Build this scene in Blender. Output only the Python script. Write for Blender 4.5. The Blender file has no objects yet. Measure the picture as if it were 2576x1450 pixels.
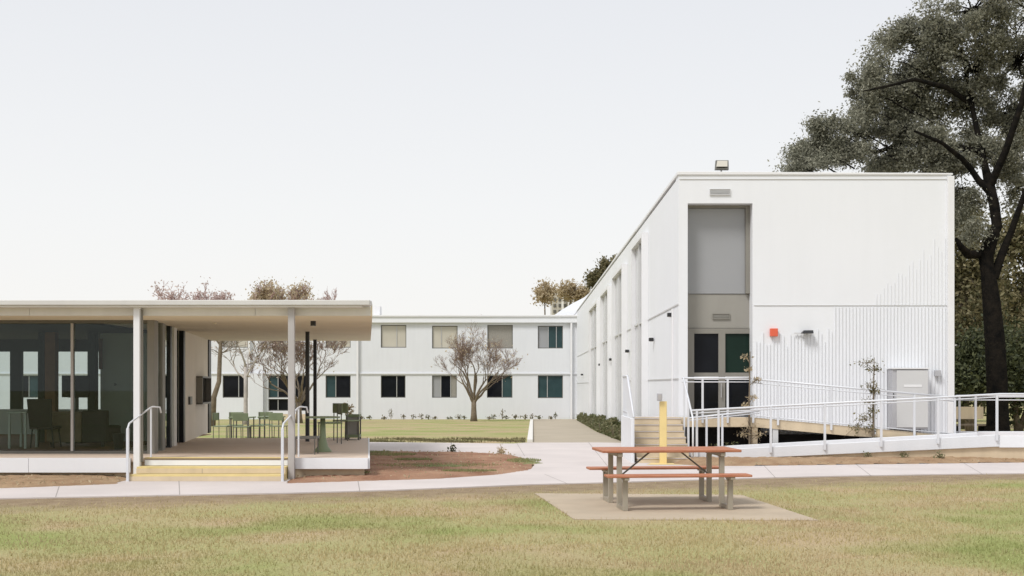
import bpy, math, random
import numpy as np
from mathutils import Vector, Matrix
R = math.radians
sc = bpy.context.scene
# ------------------------------------------------------------ camera, sky, sun
EYE, F = 1.6, 3100.0                      # eye height, focal length in photo px
cam_d = bpy.data.cameras.new('camera'); cam = bpy.data.objects.new('camera', cam_d)
sc.collection.objects.link(cam); sc.camera = cam
cam.location = (0, 0, EYE); cam.rotation_euler = (R(90), 0, 0)
cam_d.sensor_width = 36; cam_d.lens = F/2576*36
cam_d.shift_x = -42/2576; cam_d.shift_y = 245/2576
cam_d.clip_end = 6000; cam_d.clip_start = .1
w = bpy.data.worlds.new('World'); sc.world = w; w.use_nodes = True
wn = w.node_tree; bg = wn.nodes['Background']
SUN_EL, SUN_AZ = 52, 222
sky = wn.nodes.new('ShaderNodeTexSky'); sky.sky_type = 'NISHITA'; sky.sun_disc = False
sky.sun_elevation = R(SUN_EL); sky.sun_rotation = R(SUN_AZ); sky.air_density = 1; sky.dust_density = 3
tc = wn.nodes.new('ShaderNodeTexCoord'); sx = wn.nodes.new('ShaderNodeSeparateXYZ')
wn.links.new(tc.outputs['Generated'], sx.inputs[0])
rp = wn.nodes.new('ShaderNodeValToRGB'); wn.links.new(sx.outputs['Z'], rp.inputs[0])
e = rp.color_ramp.elements                       # thin high cloud: white low down, bluish higher
e[0].position = 0.0; e[0].color = (.57, .56, .543, 1); e[1].position = .34; e[1].color = (.475, .483, .502, 1)
m_ = rp.color_ramp.elements.new(.14); m_.color = (.54, .54, .538, 1)
sc1 = wn.nodes.new('ShaderNodeVectorMath'); sc1.operation = 'SCALE'; sc1.inputs[3].default_value = 10
wn.links.new(rp.outputs[0], sc1.inputs[0])
mx = wn.nodes.new('ShaderNodeMixRGB'); mx.inputs[0].default_value = .93
wn.links.new(sky.outputs[0], mx.inputs[1]); wn.links.new(sc1.outputs[0], mx.inputs[2])
wn.links.new(mx.outputs[0], bg.inputs[0]); bg.inputs[1].default_value = .1
sd = bpy.data.lights.new('sun', 'SUN'); sd.energy = 1.5; sd.angle = R(16); sd.color = (1, .98, .95)
so = bpy.data.objects.new('sun', sd); sc.collection.objects.link(so)
so.rotation_euler = (R(90-SUN_EL), 0, R(180-SUN_AZ))
sc.view_settings.view_transform = 'Standard'; sc.view_settings.look = 'None'
sc.view_settings.gamma = 1; sc.view_settings.exposure = .8
sc.render.engine = 'CYCLES'; sc.render.resolution_x = 1024; sc.render.resolution_y = 576
random.seed(7); rng = np.random.default_rng(11)

# ------------------------------------------------------------ helpers
def gz(y):                                # ground falls gently beyond the paths
    return 0.0 if y <= 33 else -0.6*min(1, (y-33)/47)
def AX(px, d): return (px-1330)*d/F
def AZ(py, d): return EYE-(py-970)*d/F
def GP(px, py): d = EYE*F/(py-970); return (AX(px, d), d)

class MB:
    def __init__(s): s.v = []; s.f = []
    def poly(s, pts, faces):
        n = len(s.v); s.v += [tuple(p) for p in pts]; s.f += [tuple(i+n for i in f) for f in faces]; return s
    def box(s, x0, x1, y0, y1, z0, z1):
        p = [(x0,y0,z0),(x1,y0,z0),(x1,y1,z0),(x0,y1,z0),(x0,y0,z1),(x1,y0,z1),(x1,y1,z1),(x0,y1,z1)]
        return s.poly(p, [(0,3,2,1),(4,5,6,7),(0,1,5,4),(1,2,6,5),(2,3,7,6),(3,0,4,7)])
    def prism(s, plan, z0, z1):           # plan CCW; z0,z1 numbers or lists
        n = len(plan)
        a = z0 if isinstance(z0, (list, tuple)) else [z0]*n; b = z1 if isinstance(z1, (list, tuple)) else [z1]*n
        p = [(x,y,a[i]) for i,(x,y) in enumerate(plan)]+[(x,y,b[i]) for i,(x,y) in enumerate(plan)]
        return s.poly(p, [tuple(range(n-1,-1,-1)), tuple(range(n,2*n))]+[(i,(i+1)%n,(i+1)%n+n,i+n) for i in range(n)])
    def bar(s, a, b, wd, h):              # rectangular bar from a to b (width horizontal, h vertical-ish)
        a = Vector(a); b = Vector(b); d = (b-a).normalized()
        up = Vector((0,0,1)) if abs(d.z) < .95 else Vector((0,1,0))
        sd_ = d.cross(up).normalized()*wd/2; u = sd_.cross(d).normalized()*h/2
        p = [a-sd_-u,a+sd_-u,a+sd_+u,a-sd_+u,b-sd_-u,b+sd_-u,b+sd_+u,b-sd_+u]
        return s.poly(p, [(0,1,2,3),(7,6,5,4),(0,4,5,1),(1,5,6,2),(2,6,7,3),(3,7,4,0)])
    def tube(s, pts, rad, n=8, cap=True):
        pts = [Vector(p) for p in pts]; rs = rad if isinstance(rad,(list,tuple)) else [rad]*len(pts)
        base = len(s.v); pu = None
        for i, p in enumerate(pts):
            d = (pts[min(i+1,len(pts)-1)]-pts[max(i-1,0)])
            d = d.normalized() if d.length > 1e-9 else Vector((0,0,1))
            if pu is None: pu = d.orthogonal().normalized()
            u = (pu-d*pu.dot(d)); u = u.normalized() if u.length > 1e-6 else d.orthogonal().normalized()
            v = d.cross(u); pu = u
            for k in range(n):
                t = 2*math.pi*k/n; s.v.append(tuple(p+(u*math.cos(t)+v*math.sin(t))*rs[i]))
        for i in range(len(pts)-1):
            for k in range(n):
                a = base+i*n+k; b = base+i*n+(k+1)%n; s.f.append((a,b,b+n,a+n))
        if cap:
            s.f.append(tuple(base+k for k in range(n-1,-1,-1)))
            s.f.append(tuple(base+(len(pts)-1)*n+k for k in range(n)))
        return s
    def build(s, name, mat, parent=None, bevel=0, smooth=False, seg=2):
        me = bpy.data.meshes.new(name); me.from_pydata(s.v, [], s.f); me.validate(); me.update()
        me.materials.append(mat)
        if smooth: me.polygons.foreach_set('use_smooth', [True]*len(me.polygons))
        o = bpy.data.objects.new(name, me); sc.collection.objects.link(o)
        if parent: o.parent = parent; o.matrix_parent_inverse = Matrix.Translation(-Vector(parent.location)) if parent.rotation_euler.z == 0 and not parent.get('local') else Matrix()
        if bevel:
            b = o.modifiers.new('bevel', 'BEVEL'); b.width = bevel; b.segments = seg; b.limit_method = 'ANGLE'
        return o
def box(*a): return MB().box(*a)
def tag(o, label=None, cat=None, group=None, kind=None):
    if label: o['label'] = label
    if cat: o['category'] = cat
    if group: o['group'] = group
    if kind: o['kind'] = kind
    return o
def thing(name, loc, label, cat, group=None, local=False):
    o = bpy.data.objects.new(name, None); sc.collection.objects.link(o); o.location = loc
    o.empty_display_size = .2
    if local: o['local'] = 1
    return tag(o, label, cat, group)
def copy_tree(o, parent=None):
    c = o.copy(); sc.collection.objects.link(c)
    if parent: c.parent = parent
    for ch in [k for k in bpy.data.objects if k.parent == o]: copy_tree(ch, c)
    return c

# ------------------------------------------------------------ materials
def pm(name, col, rough=.6, var=.06, scale=3, bump=0, bscale=60, metal=0, spec=.5, col2=None, stretch=(1,1,1), streak=0):
    m = bpy.data.materials.new(name); m.use_nodes = True; nt = m.node_tree; n = nt.nodes; l = nt.links
    b = n['Principled BSDF']; b.inputs['Roughness'].default_value = rough; b.inputs['Metallic'].default_value = metal
    b.inputs['Specular IOR Level'].default_value = spec
    co = n.new('ShaderNodeTexCoord'); mp = n.new('ShaderNodeMapping'); l.new(co.outputs['Object'], mp.inputs[0])
    mp.inputs['Scale'].default_value = stretch
    nz = n.new('ShaderNodeTexNoise'); nz.inputs['Scale'].default_value = scale; nz.inputs['Detail'].default_value = 6
    l.new(mp.outputs[0], nz.inputs[0])
    r = n.new('ShaderNodeValToRGB'); l.new(nz.outputs[0], r.inputs[0])
    c2 = col2 or tuple(min(1, c*(1+var)) for c in col); c1 = col if col2 else tuple(c*(1-var) for c in col)
    r.color_ramp.elements[0].position = .32; r.color_ramp.elements[1].position = .68
    r.color_ramp.elements[0].color = (*c1, 1); r.color_ramp.elements[1].color = (*c2, 1)
    l.new(r.outputs[0], b.inputs['Base Color'])
    if streak:
        mp2 = n.new('ShaderNodeMapping'); mp2.inputs['Scale'].default_value = (3, 3, .25); l.new(co.outputs['Object'], mp2.inputs[0])
        n2 = n.new('ShaderNodeTexNoise'); n2.inputs['Scale'].default_value = 1.5; n2.inputs['Detail'].default_value = 8; l.new(mp2.outputs[0], n2.inputs[0])
        r2 = n.new('ShaderNodeValToRGB'); l.new(n2.outputs[0], r2.inputs[0])
        r2.color_ramp.elements[0].position = .35; r2.color_ramp.elements[0].color = (1-streak,)*3+(1,)
        r2.color_ramp.elements[1].position = .6; r2.color_ramp.elements[1].color = (1,1,1,1)
        mm = n.new('ShaderNodeMixRGB'); mm.blend_type = 'MULTIPLY'; mm.inputs[0].default_value = 1
        l.new(r.outputs[0], mm.inputs[1]); l.new(r2.outputs[0], mm.inputs[2]); l.new(mm.outputs[0], b.inputs['Base Color'])
    if bump:
        n3 = n.new('ShaderNodeTexNoise'); n3.inputs['Scale'].default_value = bscale; n3.inputs['Detail'].default_value = 4
        l.new(mp.outputs[0], n3.inputs[0])
        bp = n.new('ShaderNodeBump'); bp.inputs['Strength'].default_value = bump; bp.inputs['Distance'].default_value = .02
        l.new(n3.outputs[0], bp.inputs['Height']); l.new(bp.outputs[0], b.inputs['Normal'])
    return m
def glass(name, tint, lo=.06):
    m = bpy.data.materials.new(name); m.use_nodes = True; nt = m.node_tree; n = nt.nodes; l = nt.links
    n.remove(n['Principled BSDF']); out = n['Material Output']
    t = n.new('ShaderNodeBsdfTransparent'); t.inputs[0].default_value = (*tint, 1)
    g = n.new('ShaderNodeBsdfGlossy'); g.inputs['Roughness'].default_value = .01; g.inputs[0].default_value = (.9,.95,.95,1)
    f = n.new('ShaderNodeLayerWeight'); f.inputs[0].default_value = .5
    p4 = n.new('ShaderNodeMath'); p4.operation = 'POWER'; p4.inputs[1].default_value = 4; l.new(f.outputs['Facing'], p4.inputs[0])
    a = n.new('ShaderNodeMath'); a.operation = 'ADD'; a.inputs[1].default_value = lo; l.new(p4.outputs[0], a.inputs[0])
    x = n.new('ShaderNodeMixShader'); l.new(a.outputs[0], x.inputs[0]); l.new(t.outputs[0], x.inputs[1]); l.new(g.outputs[0], x.inputs[2])
    l.new(x.outputs[0], out.inputs[0]); return m
def leafm(name, c1, c2, trans=.3):
    m = bpy.data.materials.new(name); m.use_nodes = True; nt = m.node_tree; n = nt.nodes; l = nt.links
    b = n['Principled BSDF']; b.inputs['Roughness'].default_value = .55; b.inputs['Specular IOR Level'].default_value = .3
    gm = n.new('ShaderNodeNewGeometry')
    r = n.new('ShaderNodeValToRGB'); l.new(gm.outputs['Random Per Island'], r.inputs[0])
    r.color_ramp.elements[0].color = (*c1, 1); r.color_ramp.elements[1].color = (*c2, 1)
    l.new(r.outputs[0], b.inputs['Base Color'])
    tr = n.new('ShaderNodeBsdfTranslucent'); l.new(r.outputs[0], tr.inputs[0])
    x = n.new('ShaderNodeMixShader'); x.inputs[0].default_value = trans
    l.new(b.outputs[0], x.inputs[1]); l.new(tr.outputs[0], x.inputs[2]); l.new(x.outputs[0], n['Material Output'].inputs[0])
    return m
def bladem():
    m = leafm('grass_blades', (.43,.37,.19), (.57,.47,.26), .35); nt = m.node_tree; n = nt.nodes; l = nt.links
    b = n['Principled BSDF']; tr = [k for k in n if k.type == 'BSDF_TRANSLUCENT'][0]; src = b.inputs['Base Color'].links[0].from_socket
    co = n.new('ShaderNodeTexCoord')
    for sc_, p0, p1, col, am in ((.28,.5,.64,(.31,.35,.13),.85),(.42,.5,.62,(.50,.385,.24),.6)):
        z = n.new('ShaderNodeTexNoise'); z.inputs['Scale'].default_value = sc_; z.inputs['Detail'].default_value = 4; z.inputs['Distortion'].default_value = .3
        if sc_ > .3: mp = n.new('ShaderNodeMapping'); mp.inputs['Location'].default_value = (31,7,0); l.new(co.outputs['Object'], mp.inputs[0]); l.new(mp.outputs[0], z.inputs[0])
        else: l.new(co.outputs['Object'], z.inputs[0])
        r = n.new('ShaderNodeValToRGB'); l.new(z.outputs[0], r.inputs[0]); E = r.color_ramp.elements; E[0].position = p0; E[1].position = p1
        E[0].color = (0,0,0,1); E[1].color = (am,)*3+(1,)
        x = n.new('ShaderNodeMixRGB'); l.new(r.outputs[0], x.inputs[0]); l.new(src, x.inputs[1]); x.inputs[2].default_value = (*col,1); src = x.outputs[0]
    l.new(src, b.inputs['Base Color']); l.new(src, tr.inputs[0]); return m
def ground_mat():
    m = bpy.data.materials.new('lawn'); m.use_nodes = True; nt = m.node_tree; n = nt.nodes; l = nt.links
    b = n['Principled BSDF']; b.inputs['Roughness'].default_value = .95; b.inputs['Specular IOR Level'].default_value = .1
    co = n.new('ShaderNodeTexCoord'); s = n.new('ShaderNodeSeparateXYZ'); l.new(co.outputs['Object'], s.inputs[0])
    def noise(scale, det=5, dist=0):
        z = n.new('ShaderNodeTexNoise'); z.inputs['Scale'].default_value = scale; z.inputs['Detail'].default_value = det
        z.inputs['Distortion'].default_value = dist; l.new(co.outputs['Object'], z.inputs[0]); return z.outputs[0]
    def ramp(src, p0, p1, c0, c1):
        r = n.new('ShaderNodeValToRGB'); l.new(src, r.inputs[0]); E = r.color_ramp.elements
        E[0].position = p0; E[1].position = p1; E[0].color = (*c0,1); E[1].color = (*c1,1); return r.outputs[0]
    def math_(op, a, b_):
        q = n.new('ShaderNodeMath'); q.operation = op
        for i, v in enumerate((a, b_)):
            if isinstance(v, (int, float)): q.inputs[i].default_value = v
            else: l.new(v, q.inputs[i])
        return q.outputs[0]
    base = ramp(noise(.5, 6, .5), .38, .6, (.45,.35,.225), (.38,.36,.18))
    green = ramp(noise(.28, 4, .3), .5, .62, (0,0,0), (1,1,1))
    mg = n.new('ShaderNodeMixRGB'); l.new(math_('MULTIPLY', green, .9), mg.inputs[0]); l.new(base, mg.inputs[1]); mg.inputs[2].default_value = (.29,.325,.12,1)
    # worn soil beside the path (a line across the lawn) with a ragged edge
    sv = math_('ADD', math_('SUBTRACT', s.outputs['Y'], math_('MULTIPLY', s.outputs['X'], .33)), math_('MULTIPLY', noise(1.2, 6), 2.2))
    near = ramp(math_('DIVIDE', math_('SUBTRACT', sv, 18.5), 2.4), .0, .55, (0,0,0), (1,1,1))
    far = ramp(math_('DIVIDE', math_('SUBTRACT', s.outputs['Y'], 26), 2), 0, 1, (1,1,1), (0,0,0))
    msk = math_('MULTIPLY', near, far)
    ms = n.new('ShaderNodeMixRGB'); l.new(msk, ms.inputs[0]); l.new(mg.outputs[0], ms.inputs[1])
    l.new(ramp(noise(4, 8), .3, .7, (.25,.185,.125), (.35,.27,.19)), ms.inputs[2])
    # fine grain
    fg = ramp(noise(38, 8), .3, .72, (.66,.66,.62), (1.22,1.22,1.15))
    mm = n.new('ShaderNodeMixRGB'); mm.blend_type = 'MULTIPLY'; mm.inputs[0].default_value = 1
    l.new(ms.outputs[0], mm.inputs[1]); l.new(fg, mm.inputs[2]); l.new(mm.outputs[0], b.inputs['Base Color'])
    bp = n.new('ShaderNodeBump'); bp.inputs['Strength'].default_value = .6; bp.inputs['Distance'].default_value = .03
    l.new(noise(45, 6), bp.inputs['Height']); l.new(bp.outputs[0], b.inputs['Normal'])
    return m
M = dict(
 lawn=ground_mat(),
 concrete=pm('pale_concrete', (.575,.522,.502), .85, .07, .7, .25, 90, streak=0),
 tan=pm('tan_concrete', (.44,.36,.265), .9, .07, 2.0, .3, 90),
 walk=pm('tan_walkway', (.40,.345,.265), .9, .06, .8, .3, 60),
 redsoil=pm('red_soil', (.24,.12,.07), .95, .1, 1.4, .9, 25, col2=(.36,.215,.135)),
 soil=pm('brown_soil', (.26,.16,.09), .95, .1, 3, .9, 25, col2=(.36,.25,.15)),
 mosswg=pm('weeds', (.16,.19,.07), .95, .1, 6, .8, 40, col2=(.27,.27,.12)),
 wall=pm('white_cladding', (.76,.775,.805), .55, .012, .6, .05, 30, streak=.012),
 wallb=pm('white_render', (.68,.695,.725), .75, .02, .5, .2, 45, streak=.025),
 wallw=pm('off_white_paint', (.72,.70,.655), .6, .03, 1.5, .1, 50, streak=.05),
 trim=pm('white_trim', (.74,.74,.75), .45, .02, 2),
 rail=pm('white_railing_paint', (.64,.655,.69), .35, .03, 4),
 roof=pm('roof_edge_grey', (.60,.59,.565), .5, .03, 1.5, streak=.04),
 soffit=pm('beige_soffit', (.83,.74,.56), .8, .03, 1.2),
 beige=pm('beige_wall', (.78,.715,.61), .8, .03, 1.2, streak=.04),
 greypost=pm('grey_steel_post', (.42,.40,.385), .5, .05, 3),
 black=pm('black_metal', (.02,.02,.022), .4, .1, 4),
 darkframe=pm('dark_bronze_frame', (.12,.115,.10), .4, .08, 3),
 taupe=pm('taupe_frame', (.23,.218,.192), .5, .05, 2, streak=.06),
 taupe2=pm('warm_grey_panel', (.29,.278,.25), .6, .03, 1.5, streak=.05),
 frost=pm('frosted_grey_glass', (.30,.305,.315), .22, .04, .5),
 darkpane=pm('dark_pane', (.008,.009,.012), .06, .3, 1.2, spec=.12),
 tealpane=pm('teal_dark_pane', (.02,.045,.05), .06, .3, .9, col2=(.04,.075,.08), spec=.2),
 greenpane=pm('green_dark_pane', (.010,.024,.018), .08, .2, .5, spec=.12),
 cream=pm('cream_blind', (.50,.47,.40), .3, .04, 1.2),
 mesh=pm('grey_mesh_screen', (.27,.255,.225), .7, .15, 30),
 sidepane=pm('pale_side_pane', (.56,.575,.60), .25, .05, .7),
 yellow=pm('yellow_step_paint', (.66,.53,.24), .7, .05, 2, .2, 60, streak=.06),
 yelpost=pm('yellow_post_paint', (.74,.58,.26), .5, .04, 3),
 rampbeige=pm('beige_render', (.62,.51,.36), .8, .06, 1.5, .2, 50, streak=.1),
 darkvoid=pm('void_shade_black', (.012,.012,.013), .9, .1, 2),  # near-black colour painted in for an unlit void
 pinkpave=pm('pinkish_pavers', (.45,.36,.32), .8, .06, 5, .3, 40),
 deck=pm('brown_deck', (.60,.49,.40), .7, .1, 3, .2, 40, stretch=(.3,4,1)),
 timber=pm('orange_timber', (.34,.11,.05), .6, .15, 4, .4, 30, col2=(.52,.23,.13), stretch=(.8,14,14)),
 leg=pm('taupe_powder_coat', (.33,.295,.235), .45, .05, 5),
 red=pm('red_plastic', (.68,.12,.06), .5, .05, 4),
 cab=pm('grey_cabinet', (.56,.56,.56), .5, .02, 2), cabd=pm('grey_cabinet_side', (.42,.42,.44), .5, .03, 2),  # cabd: cabinet grey darkened, shade of its side put into the colour
 bark=pm('bark', (.13,.10,.07), .9, .15, 8, .8, 30, col2=(.21,.17,.12)),
 palebark=pm('pale_bark', (.36,.33,.31), .85, .1, 6, .5, 30, col2=(.46,.42,.38)),
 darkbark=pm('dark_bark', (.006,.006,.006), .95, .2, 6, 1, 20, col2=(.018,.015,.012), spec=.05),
 redtwig=pm('reddish_twig', (.20,.14,.11), .9, .15, 4),
 glaretwig=pm('glare_pink_twig', (.42,.29,.26), .9, .1, 4),  # pale pink puts overexposed glare on far trees into the twig colour
 sofa=pm('brown_upholstery', (.30,.22,.15), .9, .1, 6), sofad=pm('charcoal_upholstery', (.06,.052,.05), .9, .1, 6),
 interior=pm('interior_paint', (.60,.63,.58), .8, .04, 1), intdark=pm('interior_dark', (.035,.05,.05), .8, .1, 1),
 wood=pm('interior_wood', (.27,.13,.06), .6, .15, 5), teal=pm('teal_plastic', (.05,.13,.12), .5, .1, 3),
 green=pm('olive_green_metal', (.19,.23,.13), .5, .1, 3), brick=pm('reddish_brick', (.30,.13,.08), .9, .15, 8),
 steel=pm('light_steel', (.5,.5,.5), .35, .05, 3, metal=.6),
 gl=glass('clear_tinted_glass', (.76,.81,.80), .02), gl2=glass('grey_glass', (.7,.7,.68), .05),
 lf_grass=bladem(),
 lf_big=leafm('grey_green_leaves', (.125,.13,.095), (.37,.36,.28), .4),
 lf_olive=leafm('olive_leaves', (.10,.10,.045), (.26,.22,.12), .3),
 lf_dark=leafm('dark_green_leaves', (.03,.04,.02), (.12,.13,.06), .25),
 lf_hedge=leafm('hedge_leaves', (.08,.10,.04), (.24,.22,.12), .3),
 lf_weed=leafm('weed_blades', (.20,.23,.09), (.36,.36,.17), .4),
 lf_tan=leafm('tan_leaves', (.42,.34,.21), (.62,.52,.36), .5),
 lf_glare=leafm('glare_pink_leaves', (.52,.42,.38), (.72,.60,.56), .5),  # leaf colour lifted pinkish to carry the same overexposure bleed
)

# ------------------------------------------------------------ ground and paving
m = MB(); xs = [-3000, -60, -25, 0, 25, 60, 3000]; ys = [-300, 5, 20, 33, 56, 80, 200, 3000]
pts = [(x, y, gz(y)) for y in ys for x in xs]; nx = len(xs)
m.poly(pts, [(j*nx+i, j*nx+i+1, (j+1)*nx+i+1, (j+1)*nx+i) for j in range(len(ys)-1) for i in range(nx-1)])
tag(m.build('ground', M['lawn']), kind='structure')
def smooth_pts(P, it=2):
    for _ in range(it):
        Q = []
        for i in range(len(P)):
            a = P[i]; b = P[(i+1) % len(P)]
            Q += [(a[0]*.75+b[0]*.25, a[1]*.75+b[1]*.25), (a[0]*.25+b[0]*.75, a[1]*.25+b[1]*.75)]
        P = Q
    return P
from mathutils.geometry import tessellate_polygon
def sheet(name, P, z0, z1, mat, kind='structure', smooth=0, extra=None):
    if smooth: P = smooth_pts(P, smooth)
    tri = tessellate_polygon([[Vector((x, y, 0)) for x, y in P]]); n = len(P)
    b = MB(); b.poly([(x,y,z1+gz(y)) for x,y in P]+[(x,y,z0+gz(y)) for x,y in P],
        [tuple(t) for t in tri]+[(i, i+n, (i+1)%n+n, (i+1)%n) for i in range(n)])
    import bmesh
    o = b.build(name, mat); bm = bmesh.new(); bm.from_mesh(o.data); bmesh.ops.recalc_face_normals(bm, faces=bm.faces)
    bm.to_mesh(o.data); bm.free(); return tag(o, kind=kind)
near = [(-260,1262),(40,1256),(400,1249),(730,1243),(1000,1235),(1340,1221),(1500,1217),(1900,1205),(2100,1200),(2400,1195),(2900,1190)]
far_r = [(2900,1160),(2530,1164),(2200,1168),(1900,1172),(1760,1172),(1680,1167),(1650,1157),(1705,1140),(1705,1125),(1590,1115),(1500,1113),(1320,1114),(1290,1117),(1100,1114),(927,1112),(600,1111),(300,1112),(300,1140),(927,1141)]
far_l = [(1000,1141),(1200,1143),(1290,1148),(1332,1160),(1345,1172),(1335,1183),(1255,1195),(1100,1205),(900,1211),(720,1217),(738,1203),(738,1175),(325,1175),(325,1206),(290,1217),(40,1227),(-260,1234)]
sheet('path', [GP(*p) for p in near+far_r+far_l], -.1, .018, M['concrete'])
isl = [(600,1139),(927,1140),(1000,1140),(1200,1142),(1290,1147),(1334,1159),(1348,1172),(1337,1185),(1255,1197),(1100,1208),(900,1214),(714,1220),(738,1203),(600,1180)]
# island of red soil: gently mounded with a ragged surface
def mound(name, P, h, mat, seed=1, res=.075):
    P = [Vector((x, y, 0)) for x, y in P]; xs_ = [p.x for p in P]; ys_ = [p.y for p in P]
    rr = random.Random(seed)
    def inside(x, y):
        c = False; j = len(P)-1
        for i in range(len(P)):
            if (P[i].y > y) != (P[j].y > y) and x < (P[j].x-P[i].x)*(y-P[i].y)/(P[j].y-P[i].y)+P[i].x: c = not c
            j = i
        return c
    def dist(x, y):
        q = Vector((x, y, 0)); best = 9
        for i in range(len(P)):
            a, b_ = P[i], P[(i+1) % len(P)]; ab = b_-a; t = max(0, min(1, (q-a).dot(ab)/max(1e-9, ab.length_squared)))
            best = min(best, (q-a-ab*t).length)
        return best
    nx_ = int((max(xs_)-min(xs_))/res)+2; ny_ = int((max(ys_)-min(ys_))/res)+2
    v = []; ins = []
    for j in range(ny_):
        for i in range(nx_):
            x = min(xs_)+i*res; y = min(ys_)+j*res; k = inside(x, y); ins.append(k)
            dd = dist(x, y) if k else 0
            v.append((x, y, (.016+h*min(1, dd/.5)+rr.uniform(-.012, .015)*min(1, dd/.2)) if k else .0))
    f = []
    for j in range(ny_-1):
        for i in range(nx_-1):
            q = (j*nx_+i, j*nx_+i+1, (j+1)*nx_+i+1, (j+1)*nx_+i)
            if sum(ins[t] for t in q) >= 3: f.append(q)
    return MB().poly(v, f).build(name, mat)
tag(mound('soil', [GP(*p) for p in isl], .045, M['redsoil']), kind='structure')
soil_l = [(-260,1238),(40,1231),(294,1221),(332,1207),(330,1175),(-260,1175)]
tag(mound('soil', [GP(*p) for p in soil_l], .05, M['soil'], 2), kind='structure')
soil_r = [(1652,1156),(1700,1150),(2900,1150),(2900,1163),(2530,1167),(2200,1171),(1900,1175),(1760,1175),(1690,1170)]
tag(mound('soil', [GP(*p) for p in soil_r], .10, M['soil'], 3, .08), kind='structure')
# weedy patches on the island
WP = []
for k, (px, py, rx, ry) in enumerate([(1105,1180,1.2,.55),(1040,1165,.4,.25),(1180,1195,.5,.2),(860,1200,.5,.25),(985,1152,.55,.5),(1318,1168,.35,.7),(935,1146,.5,.4)]):
    cx, cy = GP(px, py); pts = []
    for i in range(22):
        t = i/22*2*math.pi; q = 1+random.uniform(-.22,.22); pts.append((cx+rx*q*math.cos(t), cy+ry*q*math.sin(t)))
    tag(mound('weeds', pts, .058, M['mosswg'], 5+k, .09), kind='stuff', label='patch of low green weeds on the red soil island', cat='weeds') if 0 else tag(mound('ground', pts, .062, M['mosswg'], 5+k, .06), kind='structure')
    th = rng.random(1100)*6.283; ra = rng.random(1100)**.5; WP.append(np.stack([cx+rx*ra*np.cos(th), cy+ry*ra*np.sin(th), np.full(1100,.07)],1))
# picnic pad, walkway, kerb
sheet('pavement', [GP(*p) for p in [(1445,1309),(2058,1311),(1865,1247),(1345,1243)]], -.1, .012, M['tan'])
def gp2(px, d): return (AX(px, d), d)
wk = [gp2(1325,34.4), gp2(1575,34.4), (AX(1500,47),47), (AX(1446,79.9),79.9), (AX(1338,79.9),79.9), (AX(1336,50),50)]
sheet('pavement', wk, -.1, .012, M['walk'])
def slab_follow(name, pl, h, mat, label, cat):
    b = MB(); pl = pl
    for (x0,y0,x1,y1,wd) in pl:
        b.poly([(x0,y0,gz(y0)),(x0+wd,y0,gz(y0)),(x1+wd,y1,gz(y1)),(x1,y1,gz(y1)),(x0,y0,gz(y0)+h),(x0+wd,y0,gz(y0)+h),(x1+wd,y1,gz(y1)+h),(x1,y1,gz(y1)+h)],
               [(4,5,6,7),(0,1,5,4),(1,2,6,5),(2,3,7,6),(3,0,4,7)])
    o = b.build(name, mat); return tag(o, label, cat)
slab_follow('kerb', [(AX(1326,35),35,AX(1334,75),75,.16)], .09, M['wallw'], 'pale concrete kerb along the left edge of the tan walkway', 'kerb')
# expansion joints in the path: narrow grooves filled dark
def strip(a, b, wd, z, mat, name='joint'):
    a = Vector((*a, 0)); b = Vector((*b, 0)); d = (b-a).normalized(); s = Vector((-d.y, d.x, 0))*wd/2
    return [(*(a-s).xy, z), (*(b-s).xy, z), (*(b+s).xy, z), (*(a+s).xy, z)]
mj = MB()
for a, b in [((1370,1196),(1425,1219)),((1135,1115),(1135,1142)),((450,1212),(452,1248)),((900,1211),(905,1238)),((2150,1168),(2190,1199)),((1920,1172),(1950,1204)),((2420,1165),(2470,1195)),((1300,1117),(1320,1150)),((1480,1114),(1560,1216)),((150,1223),(140,1254))]:
    mj.poly(strip(GP(*a), GP(*b), .012, .0195, None), [(0,1,2,3)])
tag(mj.build('path', pm('joint_dark', (.30,.27,.25), .9)), kind='structure')

# ------------------------------------------------------------ scatter of small faces (leaves, blades)
def leaves_mesh(name, cent, size, mat, parent=None, aspect=1.6, jitter=.5, up=False):
    n = len(cent); s = size*(1+jitter*(rng.random(n)-.5)*2)
    a = rng.normal(size=(n,3)); 
    if up: a = a*np.array([.35,.35,.2])+np.array([0,0,1])
    a /= np.linalg.norm(a, axis=1)[:,None]
    b = rng.normal(size=(n,3)); b -= a*(a*b).sum(1)[:,None]; b /= np.linalg.norm(b, axis=1)[:,None]
    a *= (s*aspect/2)[:,None]; b *= (s/2)[:,None]
    if up:
        c = cent; V = np.stack([c-b*.25, c+b*.25, c+a*2], 1).reshape(-1,3); k = 3
    else:
        V = np.stack([cent-a, cent+b*.8-a*.1, cent+a, cent-b*.8-a*.1], 1).reshape(-1,3); k = 4
    me = bpy.data.meshes.new(name); me.vertices.add(n*k); me.vertices.foreach_set('co', V.astype(np.float32).ravel())
    me.loops.add(n*k); me.loops.foreach_set('vertex_index', np.arange(n*k, dtype=np.int32))
    me.polygons.add(n); me.polygons.foreach_set('loop_start', (np.arange(n)*k).astype(np.int32)); me.polygons.foreach_set('loop_total', np.full(n, k, np.int32))
    me.update(calc_edges=True); me.validate(); me.materials.append(mat)
    o = bpy.data.objects.new(name, me); sc.collection.objects.link(o)
    if parent: o.parent = parent; o.matrix_parent_inverse = Matrix.Translation(-Vector(parent.location))
    return o
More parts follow.
